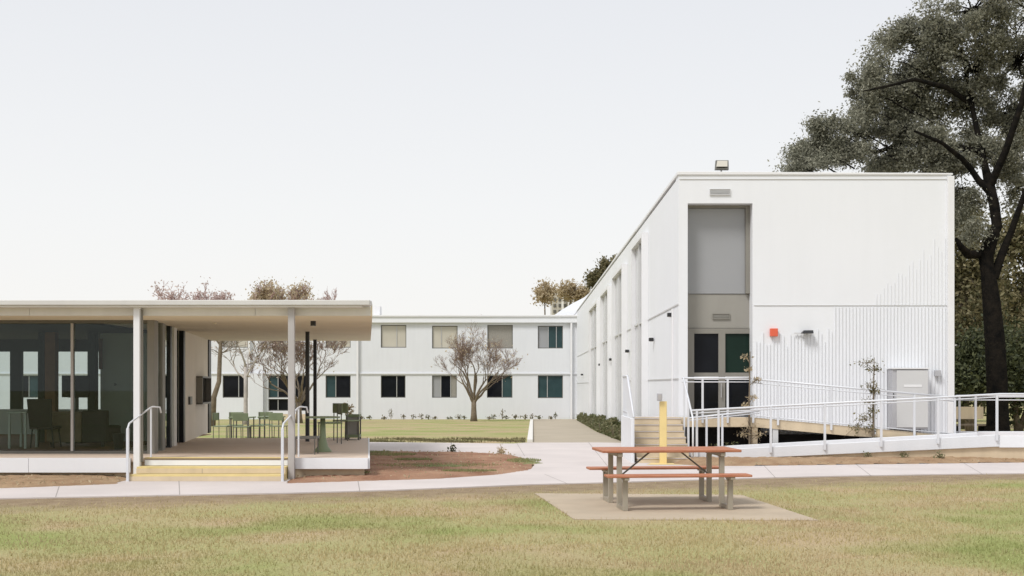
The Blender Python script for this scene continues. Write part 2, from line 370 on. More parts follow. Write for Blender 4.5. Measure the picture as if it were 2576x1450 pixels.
# short lawn blades, foreground
def inpoly(x, y, P):
    c = np.zeros(len(x), bool); j = len(P)-1
    for i in range(len(P)):
        xi, yi = P[i]; xj, yj = P[j]
        c ^= ((yi > y) != (yj > y)) & (x < (xj-xi)*(y-yi)/(yj-yi+1e-12)+xi); j = i
    return c
N = 190000
y = 9.6+rng.random(N)**1.15*12.5; x = (rng.random(N)-.5)*2*(y*.46)+.0
keep = (y < 19.45+.33*x) & ~inpoly(x, y, [GP(*p) for p in [(1449,1307),(2050,1309),(1862,1249),(1350,1246)]])
s_ = y-(19.64+.33*x); keep &= (rng.random(N) < np.clip((-s_-.9)/1.8, .05, 1))
cl = np.sin(x*1.7+np.sin(y*1.3)*2)*np.cos(y*1.9+x*.6); keep &= rng.random(N) < .62+.38*cl
P3 = np.stack([x, y, np.full(N, -.004)], 1)[keep]
tag(leaves_mesh('grass', P3, .04, M['lf_grass'], up=True, aspect=.85), 'short dry lawn grass in the foreground', 'grass', kind='stuff')
# rough tufts at the far edge of the middle lawn
N = 16000; x = rng.uniform(-9, -.1, N); y = rng.uniform(34.9, 38.5, N); k = rng.random(N) < .5+.5*np.sin(x*3+y*2)
P3 = np.stack([x, y, -.0127*(y-33)], 1)[k]
tag(leaves_mesh('grass', P3, .07, M['lf_olive'], up=True, aspect=.9), 'rough dry grass tufts edging the middle lawn', 'grass', kind='stuff')
tag(leaves_mesh('weeds', np.concatenate(WP), .035, M['lf_weed'], up=True, aspect=.9), 'low green weeds growing in patches on the red soil bed', 'weeds', kind='stuff')
# soil clods / litter
N = 900; P3 = []
for poly_ in (isl, soil_l, soil_r):
    W = [GP(*p) for p in poly_]; x = rng.uniform(min(p[0] for p in W), max(p[0] for p in W), N); y = rng.uniform(min(p[1] for p in W), max(p[1] for p in W), N)
    kk = inpoly(x, y, W) & (abs(x) < 12); P3.append(np.stack([x, y, np.full(N, .07)], 1)[kk])
tag(leaves_mesh('leaf_litter', np.concatenate(P3), .035, M['lf_tan']), 'scattered dry leaf litter on the soil beds', 'leaf litter', kind='stuff')

# ------------------------------------------------------------ generic window
def window(parent, x0, x1, z0, z1, y, pane, mull=(.5,), frame='darkframe', rev=.14, fw=.05, sill=True, extra=None, inset=True):
    """a framed window set on a wall face at depth y looking towards -Y; frame stands in the opening"""
    f = MB(); yy = y-.03
    f.box(x0, x1, yy, y+.05, z0, z0+fw); f.box(x0, x1, yy, y+.05, z1-fw, z1)
    f.box(x0, x0+fw, yy, y+.05, z0+fw, z1-fw); f.box(x1-fw, x1, yy, y+.05, z0+fw, z1-fw)
    wo = f.build('window', M[frame], parent)
    q = [x0+fw]+[x0+(x1-x0)*t for t in mull]+[x1-fw]
    for t in mull:
        xm = x0+(x1-x0)*t; fixp(box(xm-fw*.45, xm+fw*.45, yy+.004, y+.046, z0+fw, z1-fw).build('mullion', M['steel']), wo)
    for k in range(len(q)-1):
        pn = pane if isinstance(pane, str) else pane[k % len(pane)]
        po = box(q[k], q[k+1], y+.006, y+.03, z0+fw, z1-fw).build('pane', M[pn]); fixp(po, wo)
    if sill:
        so_ = box(x0-.06, x1+.06, y-.08, y+.0, z0-.06, z0-.002).build('sill', M['wallb']); fixp(so_, wo)
    return wo
def fixp(o, par):                        # keep world placement of geometry authored in world coordinates
    o.parent = par; root = par
    while root.parent: root = root.parent
    o.matrix_parent_inverse = Matrix()   # par itself carries the world offset already (identity world matrix)

# ------------------------------------------------------------ two-storey white building at the back
Yc = 80.0
cb = thing('apartment_block', (-12, Yc, -.6), 'long two-storey white block with flat roof and dark square windows behind the bare trees', 'building')
XR = AX(1451, Yc); wins = []
def cwin(px0, px1, py0, py1, pane, mull): wins.append((AX(px0,Yc), AX(px1,Yc), AZ(py1,Yc), AZ(py0,Yc), pane, mull))
cwin(958,1022,818,875,'cream',(.62,)); cwin(1087,1151,820,877,['cream','cream'],(.36,)); cwin(1226,1290,818,877,'mesh',()); cwin(1353,1416,820,877,['frost','tealpane','tealpane'],(.42,.74))
cwin(819,882,818,875,['mesh','cream'],(.5,)); cwin(560,624,818,875,['mesh','cream'],(.5,)); cwin(688,752,818,885,['mesh','mesh'],(.5,))
cwin(560,624,945,1001,['darkpane','darkpane'],(.62,)); cwin(675,770,945,1001,['tealpane','darkpane','darkpane'],(.25,.7)); cwin(675,770,1004,1034,['darkpane','darkpane','darkpane'],(.25,.7))
cwin(819,882,945,1001,['tealpane','darkpane'],(.4,)); cwin(958,1020,945,1001,['darkpane','darkpane'],(.64,)); cwin(1087,1149,945,1001,['frost','darkpane','mesh'],(.35,.75)); cwin(1225,1289,945,1001,['darkpane','tealpane'],(.6,)); cwin(1353,1416,945,1002,['tealpane','tealpane'],(.38,))
for px in (430, 300, 170, 40): cwin(px,px+63,945,1001,['darkpane','tealpane'],(.5,)); cwin(px,px+63,818,875,['cream','mesh'],(.5,))
# wall face built as a grid with real openings
def wall_with_openings(x0, x1, z0, z1, y, th, ops):
    X = sorted({x0, x1, *[o[0] for o in ops], *[o[1] for o in ops]}); Z = sorted({z0, z1, *[o[2] for o in ops], *[o[3] for o in ops]})
    X = [v for v in X if x0 <= v <= x1]; b = MB()
    for i in range(len(X)-1):
        zr = []
        for j in range(len(Z)-1):
            cx, cz = (X[i]+X[i+1])/2, (Z[j]+Z[j+1])/2
            if not any(o[0] < cx < o[1] and o[2] < cz < o[3] for o in ops):
                if zr and abs(zr[-1][1]-Z[j]) < 1e-9: zr[-1][1] = Z[j+1]
                else: zr.append([Z[j], Z[j+1]])
        for a, c in zr: b.box(X[i], X[i+1], y, y+th, a, c)
    return b
zt = AZ(797, Yc)
ops = [w_[:4] for w_ in wins]
wall_with_openings(-36, XR, -.7, zt, Yc, .2, ops).build('wall', M['wallb'], cb)
box(-36, XR, Yc+.2, Yc+3.8, -.7, zt-.05).build('interior_mass', M['darkvoid'], cb)
for w_ in wins: window(cb, *w_[:4], Yc+.12, w_[4], w_[5])
box(-36.05, XR+.02, Yc-.22, Yc+3.9, zt-.40, zt-.02).build('fascia', M['wall'], cb, .01)
box(-36.1, XR+.02, Yc-.30, Yc+3.95, zt-.02, zt+.09).build('coping', M['trim'], cb, .01)
box(-36, XR, Yc-.07, Yc, AZ(942,Yc), AZ(939,Yc)).build('ledge', M['wallb'], cb)
for px in (1437, 628, 900): box(AX(px,Yc)-.06, AX(px,Yc)+.06, Yc-.2, Yc-.08, -.6, zt-.40).build('downpipe', M['trim'], cb)
box(AX(630,Yc), AX(664,Yc), Yc-.32, Yc-.005, -.7, AZ(940,Yc)).build('buttress', M['wallb'], cb)
box(AX(676,Yc), AX(770,Yc), Yc-.25, Yc-.03, -.65, AZ(1042,Yc)).build('doorstep', M['rampbeige'], cb)
for px0, px1 in ((945,960),): box(AX(px0,82), AX(px1,82), 81, 82, zt+.09, zt+.75).build('roof_hatch', M['trim'], cb)
# rear sloped-roof wing and far beige building
rb = thing('rear_wing', (3, 86, -.6), 'white rear wing with sloping parapet rising behind the flat-roofed block', 'building')
b = MB(); pr = [(1.6,6.3),(2.2,6.72),(2.9,7.15),(3.8,7.62),(4.6,8.3),(4.6,-.6),(1.6,-.6)]
b.poly([(x,84.2,z) for x,z in pr]+[(x,90,z) for x,z in pr], [tuple(range(7)), tuple(range(13,6,-1))]+[(i,i+7,(i+1)%7+7,(i+1)%7) for i in range(7)])
b.build('wall', M['wall'], rb)
box(2.2, 3.0, 84.15, 84.2, 6.25, 6.36).build('flashing', M['cab'], rb)
fb = thing('distant_apartment_tower', (3, 120, -.6), 'distant cream apartment building with balcony slabs, seen past the olive tree', 'building')
fx = lambda px: AX(px,120); fz = lambda py: AZ(py,120)
box(fx(1388), fx(1440), 120, 128, -.6, fz(742)).build('wall', M['cream'], fb)
box(fx(1412), fx(1446), 119.2, 128.2, fz(735), fz(731)).build('roof', M['wallw'], fb)
for px in (1392,1405,1418,1431):
    for py in (750, 765, 780): box(fx(px), fx(px+7), 119.93, 119.98, fz(py+8), fz(py)).build('window', M['darkframe'], fb)
for px in (1412,1428,1442): box(fx(px), fx(px)+.2, 119.3, 119.5, fz(790), fz(735)).build('column', M['wallw'], fb)

# ------------------------------------------------------------ tall white hall on the right
Yh, XL, XE, ZT = 28.0, AX(1707,28), AX(2393,28), 6.38
hall = thing('white_hall', (6.5, Yh, 0), 'tall boxy white hall with ribbed cladding and a recessed grey glazed entrance', 'building')
ox0, ox1, ozt = AX(1730,28), AX(1893,28), AZ(512,28)
def sx_(y): return XL-(y-28)*(XL-3.12)/52
body = [(sx_(28.5),28.5),(XE,28.5),(XE,84),(sx_(84),84)]
MB().prism(body, -.7, ZT-.06).build('hall_body', M['wall'], hall)
f = MB(); f.prism([(XL,28),(ox0,28),(ox0,28.5),(sx_(28.5),28.5)], 0, ZT)
f.box(ox0, ox1, 28, 28.5, ozt, ZT)
f.prism([(ox1,28),(XE,28),(XE,28.5),(ox1,28.5)], 0, ZT)
f.build('front_wall', M['wall'], hall)
c = MB(); c.prism([(XL-.03,27.97),(XE+.03,27.97),(XE+.03,84.1),(sx_(84)-.03,84.1)], ZT+.002, [ZT+.08,ZT+.04,ZT+.04,ZT+.08]); c.build('coping', M['trim'], hall, .008)
t = MB(); t.box(XE-.1, XE+.05, 27.93, 27.998, .45, ZT-.03); t.box(XE+.002, XE+.05, 27.998, 28.6, .45, ZT-.03); t.build('corner_trim', M['trim'], hall, .006)
box(ox1+.03, XE-.1, 27.985, 27.999, AZ(769.5,28), AZ(768,28)).build('joint_flashing', M['cab'], hall)
box(XL+.02, XE-.1, 27.985, 27.998, AZ(452,28), AZ(450.5,28)).build('joint_flashing', M['cab'], hall)
# upstanding ribs of the cladding, cut short to imitate their fading in overexposure
r1 = MB(); xk = AX(1902,28); i = 0
while xk < XE-.14:
    px = 1330+xk*F/28
    top = 772
    if px < 2100: top = 835+14*math.sin(i*2.3)+8*math.sin(i*5.1)+(2100-px)*.12 if px < 2000 or px > 2045 else 842
    top = max(top, 772)
    r1.box(xk-.006, xk+.006, 27.976, 27.998, .5, AZ(top,28))
    i += 1; xk += .078
r1.build('cladding_ribs', M['wall'], hall)['kind'] = 'stuff'
r2 = MB(); xk = AX(2205,28); i = 0
while xk < XE-.14:
    px = 1330+xk*F/28; top = 745-(px-2200)*.8+22*math.sin(i*1.9)+16*math.sin(i*4.3); top = min(750, max(top, 600))  # staggered tops put the overexposed fade into the rib shape
    r2.box(xk-.005, xk+.005, 27.988, 27.998, AZ(766,28), AZ(top,28)); xk += .082; i += 1
r2.build('cladding_ribs', M['wall'], hall)['kind'] = 'stuff'
# side wall trims: storey joints
for z_, h_ in ((3.43,.03),(1.74,.025)):
    MB().prism([(sx_(28)-.02,28),(sx_(28)-.003,28),(sx_(79.5)-.003,79.5),(sx_(79.5)-.02,79.5)], z_, z_+h_).build('joint_flashing', M['cab'], hall)
box(sx_(28.9)-.05, sx_(28.9)-.002, 28.9, 28.98, 0, 3.4).build('downpipe', M['trim'], hall)
# tall slot windows of the side wall
for (p0, p1, zt_) in ((1602,1631,5.9),(1551,1578,5.7),(1520,1540,5.53),(1490,1511,5.46)):
    d = lambda p: 3.551/((p-1330)/F+.0054)
    ya, yb = d(p1), d(p0); fw = .07; pr_ = .19
    fr = MB()
    for (q0, q1) in ((ya, ya+.16),(yb-.16, yb)): fr.prism([(sx_(q0)-pr_,q0),(sx_(q0)-.002,q0),(sx_(q1)-.002,q1),(sx_(q1)-pr_,q1)], .05, zt_)
    fr.prism([(sx_(ya+.16)-pr_,ya+.16),(sx_(ya+.16)-.002,ya+.16),(sx_(yb-.16)-.002,yb-.16),(sx_(yb-.16)-pr_,yb-.16)], zt_-.12, zt_)
    wo = fr.build('window', M['trim'], hall)
    ym = (ya+yb)/2
    po = MB().prism([(sx_(ya)-.05,ya+.17),(sx_(ya)-.01,ya+.17),(sx_(yb)-.01,yb-.17),(sx_(yb)-.05,yb-.17)], .1, zt_-.13).build('pane', M['sidepane']); fixp(po, wo)
    mu = MB()
    mu.prism([(sx_(ym)-.12,ym-.05),(sx_(ym)-.052,ym-.05),(sx_(ym)-.052,ym+.05),(sx_(ym)-.12,ym+.05)], .12, zt_-.14)
    for z_ in (3.4,): mu.prism([(sx_(ya)-.10,ya+.2),(sx_(ya)-.052,ya+.2),(sx_(yb)-.052,yb-.2),(sx_(yb)-.10,yb-.2)], z_, z_+.05)
    mo = mu.build('mullion', M['cab']); fixp(mo, wo)
# recessed entrance
yb_ = 28.5
hx = lambda p: AX(p, 28.45); hz = lambda p: AZ(p, 28.45)
X0, X1 = ox0+.002, ox1-.002
box(X0, X1-.10, yb_-.12, yb_-.002, hz(740), ozt-.06).build('frosted_panel', M['frost'], hall, .004)
t = MB(); t.box(X1-.10, X1, yb_-.20, yb_-.002, hz(740), ozt-.002); t.box(X0, X1-.10, yb_-.20, yb_-.002, ozt-.058, ozt-.002); t.build('reveal_frame', M['taupe'], hall)
box(X0, X1, yb_-.10, yb_-.002, hz(826), hz(741)).build('spandrel_panel', M['taupe2'], hall)
de = MB(); yd = yb_-.14; zb = .92
zs = [zb, hz(1028), hz(955), hz(937), hz(838), hz(828)]; xsL = (hx(1745), hx(1806)); xsR = (hx(1823), hx(1886))
cols = [X0, xsL[0], xsL[1], xsR[0], xsR[1], X1]
for a, b_ in ((X0,xsL[0]),(xsL[1],xsR[0]),(xsR[1],X1)): de.box(a, b_, yd, yb_-.002, zb, hz(827))
for a, b_ in (xsL, xsR):
    de.box(a, b_, yd+.003, yb_-.002, zb, hz(1029)); de.box(a, b_, yd+.003, yb_-.002, hz(953), hz(938)); de.box(a, b_, yd+.003, yb_-.002, hz(840), hz(827))
door = de.build('entrance_doors', M['taupe'], hall, 0)
for (a, b_), pn in ((xsL,'darkpane'),(xsR,'greenpane')):
    q = box(a, b_, yd+.05, yd+.08, hz(938), hz(840)).build('pane', M[pn]); fixp(q, door)
    q = box(a, b_, yd+.05, yd+.08, hz(1029), hz(953)).build('pane', M['darkpane']); fixp(q, door)
for a, b_ in (xsL, xsR):
    q = box(a, b_, yd-.006, yd+.002, hz(956), hz(948)).build('transom_strip', M['trim']); fixp(q, door)
q = MB().tube([(hx(1812),yd-.05,hz(1000)),(hx(1812),yd-.05,hz(965))], .014).build('handle', M['steel']); fixp(q, door)
def louver(x0, x1, z0, z1, y, n, mat, label, mat2):
    g = thing('vent_grille', ((x0+x1)/2, y, z0), label, 'vent')
    f = MB(); f.box(x0,x1,y-.03,y-.001,z0,z0+.015); f.box(x0,x1,y-.03,y-.001,z1-.015,z1); f.box(x0,x0+.015,y-.03,y-.001,z0+.015,z1-.015); f.box(x1-.015,x1,y-.03,y-.001,z0+.015,z1-.015)
    f.build('frame', M[mat], g)
    s = MB()
    for k in range(n):
        zz = z0+.02+(z1-z0-.04)*(k+.5)/n; s.poly([(x0+.016,y-.026,zz-.012),(x1-.016,y-.026,zz-.012),(x1-.016,y-.006,zz+.012),(x0+.016,y-.006,zz+.012)], [(0,1,2,3),(3,2,1,0)])
    s.build('louvre', M[mat2], g)
louver(AX(1785,28), AX(1837,28), AZ(492,28), AZ(476,28), 28, 4, 'cab', 'louver wall vent high above the recessed grey entrance'.replace('louver','pale louvred'), 'cab')
louver(hx(1791), hx(1835), hz(804), hz(790), yb_-.10, 3, 'taupe', 'grey vent grille on the spandrel above the entrance doors', 'taupe2')
# fixtures on the hall front
t = box(AX(1936,28), AX(1955,28), 27.90, 27.998, AZ(847,28), AZ(827,28)).build('alarm_box', M['red'], None, .008)
tag(t, 'small square red alarm box on the white wall right of the entrance', 'alarm box')
wl = thing('wall_light', (AX(2027,28), 28, AZ(840,28)), 'wide black wall light on the ribbed cladding right of the red box', 'wall light', 'wall lights on the hall')
b = MB(); x0, x1, z0, z1 = AX(2012,28), AX(2042,28), AZ(840,28), AZ(832,28)
b.poly([(x0,27.8,z0),(x1,27.8,z0),(x1,27.96,z0),(x0,27.96,z0),(x0+.07,27.84,z1),(x1,27.84,z1),(x1,27.96,z1),(x0+.07,27.96,z1)], [(0,3,2,1),(4,5,6,7),(0,1,5,4),(1,2,6,5),(2,3,7,6),(3,0,4,7)])
b.build('housing', M['black'], wl, .005); box(x0+.1, x0+.16, 27.96, 27.998, z0+.01, z0+.05).build('bracket', M['steel'], wl)
box(x0-.14, x0-.01, 27.93, 27.96, z0, z0+.02).build('bracket_arm', M['cab'], wl)
cbx = thing('electrical_cabinet', (AX(2286,27.8), 27.8, .7), 'large pale grey electrical cabinet on the wall at the top of the ramp', 'cabinet')
cx0, cx1, cz0, cz1 = AX(2245,27.6), AX(2335,27.6), .62, AZ(929,27.6)
box(cx0, cx1, 27.6, 27.96, cz0, cz1).build('body', M['cabd'], cbx, .008)
box(cx0+.09, cx1-.01, 27.575, 27.598, cz0+.04, cz1-.03).build('door', M['cab'], cbx, .004)
box(cx0-.02, cx1+.02, 27.56, 27.97, cz1+.002, cz1+.03).build('lid', M['trim'], cbx, .004)
box(AX(2273,27.6), AX(2318,27.6), 27.568, 27.574, AZ(974,27.6), AZ(968,27.6)).build('label_plate', M['trim'], cbx)
for k in range(3): box(cx0+.015, cx0+.035, 27.592, 27.599, 1.25+k*.07, 1.29+k*.07).build('vent_slot', M['black'], cbx)
t = box(AX(2348,28), AX(2363,28), 27.88, 27.96, AZ(947,28), AZ(932,28)).build('junction_box', M['cabd'], None, .005)
tag(t, 'small square grey junction box on the ribbed wall right of the cabinet', 'junction box')
# flood light on the roof
fl = thing('floodlight', (AX(1815,28.2), 28.2, ZT+.06), 'square floodlight tilted on a bracket above the roof edge', 'floodlight')
fx0, fx1 = AX(1797,28.1), AX(1835,28.1); z0, z1 = AZ(428,28.1), AZ(401,28.1)
b = MB(); b.poly([(fx0,28.0,z0),(fx1-.03,28.0,z0),(fx1,28.22,z1),(fx0+.05,28.22,z1),(fx0,28.08,z0-.015),(fx1-.03,28.08,z0-.015),(fx1,28.3,z1-.01),(fx0+.05,28.3,z1-.01)],
      [(0,1,2,3),(7,6,5,4),(0,4,5,1),(1,5,6,2),(2,6,7,3),(3,7,4,0)]); b.build('housing', M['darkframe'], fl, .004)
b = MB(); o_ = .03; b.poly([(fx0+o_,28.015,z0+.06),(fx1-.03-o_,28.015,z0+.06),(fx1-o_,28.195,z1-.02),(fx0+.05+o_,28.195,z1-.02)], [(0,1,2,3)])
for i, v in enumerate(b.v): b.v[i] = (v[0], v[1]-.012, v[2])
b.build('lens', M['cream'], fl)
MB().tube([((fx0+fx1)/2,28.2,ZT+.05),((fx0+fx1)/2,28.2,z0+.12)], .018).build('bracket', M['steel'], fl)
# bulkhead lights along the side wall
for k, (px, py, s_, lb) in enumerate([(1693,793,1,'nearest and highest black bulkhead light on the hall side wall, beside the corner'),(1645,855,1,'black bulkhead light on the hall side wall right of the tallest slot window'),
      (1583,884,1,'black bulkhead light on the side wall between the two tallest slot windows'),(1541,905,1.1,'black bulkhead light beside the third slot window of the side wall'),
      (1513,918,1.1,'black bulkhead light beside the farthest slot window of the side wall'),(1467,943,1.2,'farthest and lowest black bulkhead light, by the corner with the flat-roofed block')]):
    d = 3.551/((px-1330)/F+.0054); z = AZ(py, d)
    o = thing('bulkhead_light', (sx_(d), d, z), lb, 'wall light', 'bulkhead lights along the side wall')
    X = sx_(d); wy = .08*s_*(1+ (d-29)*.02)
    box(X-.14, X-.02, d-wy, d+wy, z-.04, z+.05).build('housing', M['black'], o, .01)
    box(X-.11, X-.03, d-wy+.03, d+wy-.03, z-.052, z-.041).build('lens', M['wallw'], o)

# ------------------------------------------------------------ access ramp, stairs, railings
YR = 25.6
ramp = thing('access_ramp', (6.5, 26.5, 0), 'white and beige switchback ramp with dark undercroft in front of the hall', 'ramp')
xa, xb = 3.35, 9.75
kt = lambda x: .235+ (x-3.3)*.0535           # kerb top along the front run
fr = MB(); fr.poly([(xa,YR,kt(xa)-.10),(xb,YR,kt(xb)-.10),(xb,26.75,kt(xb)-.10),(xa,26.75,kt(xa)-.10)], [(0,1,2,3)]); fr.build('front_run', M['concrete'], ramp)
for y0, y1 in ((YR-.08, YR), (26.75, 26.83)):
    MB().prism([(xa,y0),(xb,y0),(xb,y1),(xa,y1)], [max(.03,kt(xa)-.22),kt(xb)-.25,kt(xb)-.25,max(.03,kt(xa)-.22)], [kt(xa),kt(xb),kt(xb),kt(xa)]).build('kerb', M['wallb'], ramp, .01)
MB().prism([(xa+.3,YR-.02),(xb,YR-.02),(xb,YR+.1),(xa+.3,YR+.1)], 0, [.06,kt(xb)-.252,kt(xb)-.252,.06]).build('base_wall', M['rampbeige'], ramp)
# turning platform at the right
box(xb, 14.5, YR, 28.9, .33, .43).build('platform', M['pinkpave'], ramp)
box(xb, 14.5, YR-.08, YR-.002, .31, .56).build('kerb', M['wall'], ramp, .01)
box(xb, 14.5, YR-.02, YR+.1, 0, .329).build('base_wall', M['rampbeige'], ramp)
box(xb+.2, 14.5, 28.9, 29.0, .2, .52).build('kerb', M['wall'], ramp, .01)
# back run and landing
bt = lambda x: .90 if x < 4.9 else .90-(x-4.9)*.092
L = [3.32, 4.9, 7.0, 9.6]
for i in range(3):
    a, c = L[i], L[i+1]
    MB().prism([(a,26.93),(c,26.93),(c,27.05),(a,27.05)], [bt(a)-.21,bt(c)-(.21 if c<9 else .12),bt(c)-(.21 if c<9 else .12),bt(a)-.21], [bt(a),bt(c),bt(c),bt(a)]).build('edge_beam', M['rampbeige'], ramp, .006)
    MB().prism([(a,27.05),(c,27.05),(c,27.95),(a,27.95)], [bt(a)-.15,bt(c)-.12,bt(c)-.12,bt(a)-.15], [bt(a)-.02,bt(c)-.02,bt(c)-.02,bt(a)-.02]).build('back_run', M['concrete'], ramp)
box(3.32, 9.6, 27.7, 27.9, 0, .4).build('undercroft_shade_wall', M['darkvoid'], ramp)  # near-black faces put the shade under the back run into colour
box(3.32, 5.2, 27.6, 27.7, 0, .74).build('undercroft_shade_wall', M['darkvoid'], ramp)
box(5.2, 7.4, 27.6, 27.7, 0, .5).build('undercroft_shade_wall', M['darkvoid'], ramp)
MB().poly([(3.3,26.84,.02),(9.7,26.84,.02),(9.7,27.95,.02),(3.3,27.95,.02)], [(0,1,2,3)]).build('undercroft_shade_floor', M['darkvoid'], ramp)
for px in (1893, 1945): box(AX(px,26.9), AX(px,26.9)+.12, 26.95, 27.07, 0, .70).build('pier', M['rampbeige'] if px < 1900 else M['cab'], ramp)
for px in (2300,): box(AX(px,27), AX(px,27)+.08, 26.95, 27.03, 0, .5).build('pier', M['cab'], ramp)
def railing(pts, h, posts, label, cat='railing', r=.017, mids=(.5,), kick=0, name='railing', rect=True):
    """pts: base polyline (x,y,z); posts: parameters by x or index list"""
    g = thing(name, pts[0], label, cat)
    P = [Vector(p) for p in pts]
    def at(t):
        t = max(0, min(len(P)-1, t)); i = min(int(t), len(P)-2); return P[i].lerp(P[i+1], t-i)
    MB().tube([p+Vector((0,0,h)) for p in P], r*1.25).build('top_rail', M['rail'], g, smooth=True)
    for mz in mids: MB().tube([p+Vector((0,0,h*mz)) for p in P], r*.7).build('mid_rail', M['rail'], g, smooth=True)
    for t in posts:
        p = at(t); b = MB(); b.box(p.x-r*1.3, p.x+r*1.3, p.y-r*1.3, p.y+r*1.3, p.z-.12, p.z+h-r)
        b.build('post', M['rail'], g, .003)
    return g
def xt(x, a, b): return (x-a)/(b-a)
fp = [AX(p,YR-.11) for p in (1939,2075,2217,2360,2508)]
railing([(xa-.0,YR-.11,kt(xa)),(13.2,YR-.11,kt(9.9)+.0)] if 0 else [(xa,YR-.11,kt(xa)),(xb,YR-.11,kt(xb)),(14.2,YR-.11,kt(xb))], .84,
        [0.02,.09]+[ (x-xa)/(xb-xa) if x < xb else 1+(x-xb)/(14.2-xb) for x in fp]+[1.75], 'long white railing along the front edge of the ramp', mids=(.93,))
bp = [AX(p,26.9) for p in (1957,2091,2200,2300)]
railing([(4.9,26.90,bt(4.9)),(9.3,26.90,bt(9.3))], .84, [0,]+[(x-4.9)/4.4 for x in bp]+[1], 'white railing along the descending back run of the ramp', mids=(.9,.05))
railing([(3.34,26.90,.90),(4.86,26.90,.90)], .86, [.3,.66], 'white railing across the landing in front of the entrance doors', mids=(.9,))
railing([(10.0,28.85,.5),(14.2,28.85,.5)], .86, [.02,.11,.5,.9], 'white railing at the rear edge of the ramp platform by the trees', mids=(.88,))
# posts in front of undercroft
railing([(3.45,26.70,.14),(5.0,26.70,.30)], .75, [0,.26,.48], 'short white railing in front of the dark undercroft by the stairs', mids=(.93,))
# stairs
st = thing('entrance_stairs', (2.8, 25.8, 0), 'beige stairs with yellow bands climbing to the hall landing', 'stairs')
s0, s1, yS, n_ = AX(1592,26.3), 3.30, 25.15, 7
for k in range(n_):
    z = .90*(k+1)/n_; y0 = yS+k*.25
    b = box(s0, s1, y0, y0+.25 if k < n_-1 else 27.9, 0, z-.03); b.build('riser', M['rampbeige'], st)
    box(s0-.01, s1+.01, y0-.015, y0+.25 if k < n_-1 else 27.92, z-.029, z).build('tread', M['concrete'], st, .004)
    box(s0, s1, y0-.018, y0+.06, z+.0005, z+.006).build('nosing', M['yellow'], st)
MB().poly([(2.35,24.55,.022),(3.35,24.55,.022),(3.15,25.12,.022),(2.5,25.12,.022)], [(0,1,2,3)]).build('tactile_strip', M['yelpost'], st)
# stair guard: close white balusters at the left
g = thing('stair_guard', (s0-.08, 26, 0), 'white baluster guard along the left side of the beige stairs', 'railing')
xg = s0-.08
MB().tube([(xg,25.1,.95),(xg,26.7,1.80),(xg,27.9,1.80)], .024).build('top_rail', M['rail'], g, smooth=True)
MB().tube([(xg,25.1,.22),(xg,26.7,1.02),(xg,27.9,1.02)], .014).build('mid_rail', M['rail'], g, smooth=True)
for k in range(12):
    y_ = 25.12+k*.245; zl = max(0, min(.9, (y_-25.1)*.56)); zt2 = .95+min(1, (y_-25.1)/1.6)*.85
    box(xg-.012, xg+.012, y_-.012, y_+.012, zl, zt2).build('baluster', M['rail'], g)
box(xg-.05, xg-.005, 25.15, 27.9, 0, .92).build('side_panel', M['wall'], g)
xg2 = s1+.06
g = thing('stair_handrail', (xg2, 26, 0), 'white handrail on the right side of the beige stairs', 'railing')
MB().tube([(xg2,25.2,.0),(xg2,25.2,.92),(xg2,26.75,1.76),(xg2,26.85,1.76)], .02).build('top_rail', M['rail'], g, smooth=True)
for y_ in (25.9, 26.6): box(xg2-.018, xg2+.018, y_, y_+.036, 0, .95+(y_-25.2)*.54).build('post', M['rail'], g)
# yellow post with reader
yp = thing('intercom_post', (AX(1668,25.2), 25.2, 0), 'tall yellow post with a small grey intercom box at the foot of the stairs', 'post')
xc = AX(1668,25.0); box(xc-.07, xc+.07, 24.93, 25.07, 0, AZ(1010,25)).build('column', M['yelpost'], yp, .008)
box(xc-.13, xc-.03, 24.86, 24.98, AZ(1009,25)+.003, AZ(990,25)).build('intercom_box', M['cabd'], yp, .008)
box(xc-.115, xc-.045, 24.852, 24.859, AZ(1006,25), AZ(993,25)).build('panel', M['greypost'], yp)

# ------------------------------------------------------------ pavilion on the left
Yf, ZD, ZS = 21.0, .36, 2.786
pv = thing('pavilion', (-6, 24, 0), 'low flat-roofed pavilion with broad beige soffit, glazed room and raised deck', 'building')
XRf = AX(933, Yf)
# roof: soffit slab, fascia band, roof edge cap
pl = [(-16,Yf),(XRf,Yf),(AX(930,32.8),32.8),(-16,32.8)]
MB().prism(pl, ZS, ZS+.07).build('soffit', M['soffit'], pv)
pl2 = [(-16,Yf-.001+.05),(XRf-.03,Yf+.05),(AX(930,32.8)-.03,32.75),(-16,32.75)]
MB().prism(pl2, ZS+.07, 2.98).build('roof', M['roof'], pv)
segx = [-16, AX(76,Yf), AX(643,Yf), XRf]
for i in range(3): box(segx[i]+.003, segx[i+1]-.003, Yf-.03, Yf-.002, ZS, AZ(772,Yf)).build('fascia', M['wallw'], pv, .003)
yc_ = Yf-.32; 
MB().prism([(-16,yc_),(XRf+.02,yc_),(XRf+.02,Yf+.0),(-16,Yf+.0)], [AZ(768,yc_)]*4, [AZ(755,yc_)]*4).build('roof_edge', M['roof'], pv, .01)
box(-16, XRf-.12, yc_+.04, Yf-.03, AZ(772,yc_)-.005, AZ(768,yc_)-.002).build('drip_edge', M['wallw'], pv)
MB().prism([(XRf-.0,Yf+.002),(XRf+.025,Yf+.002),(AX(930,32.8)+.025,32.8),(AX(930,32.8),32.8)], ZS, 2.99).build('fascia', M['soffit'], pv)
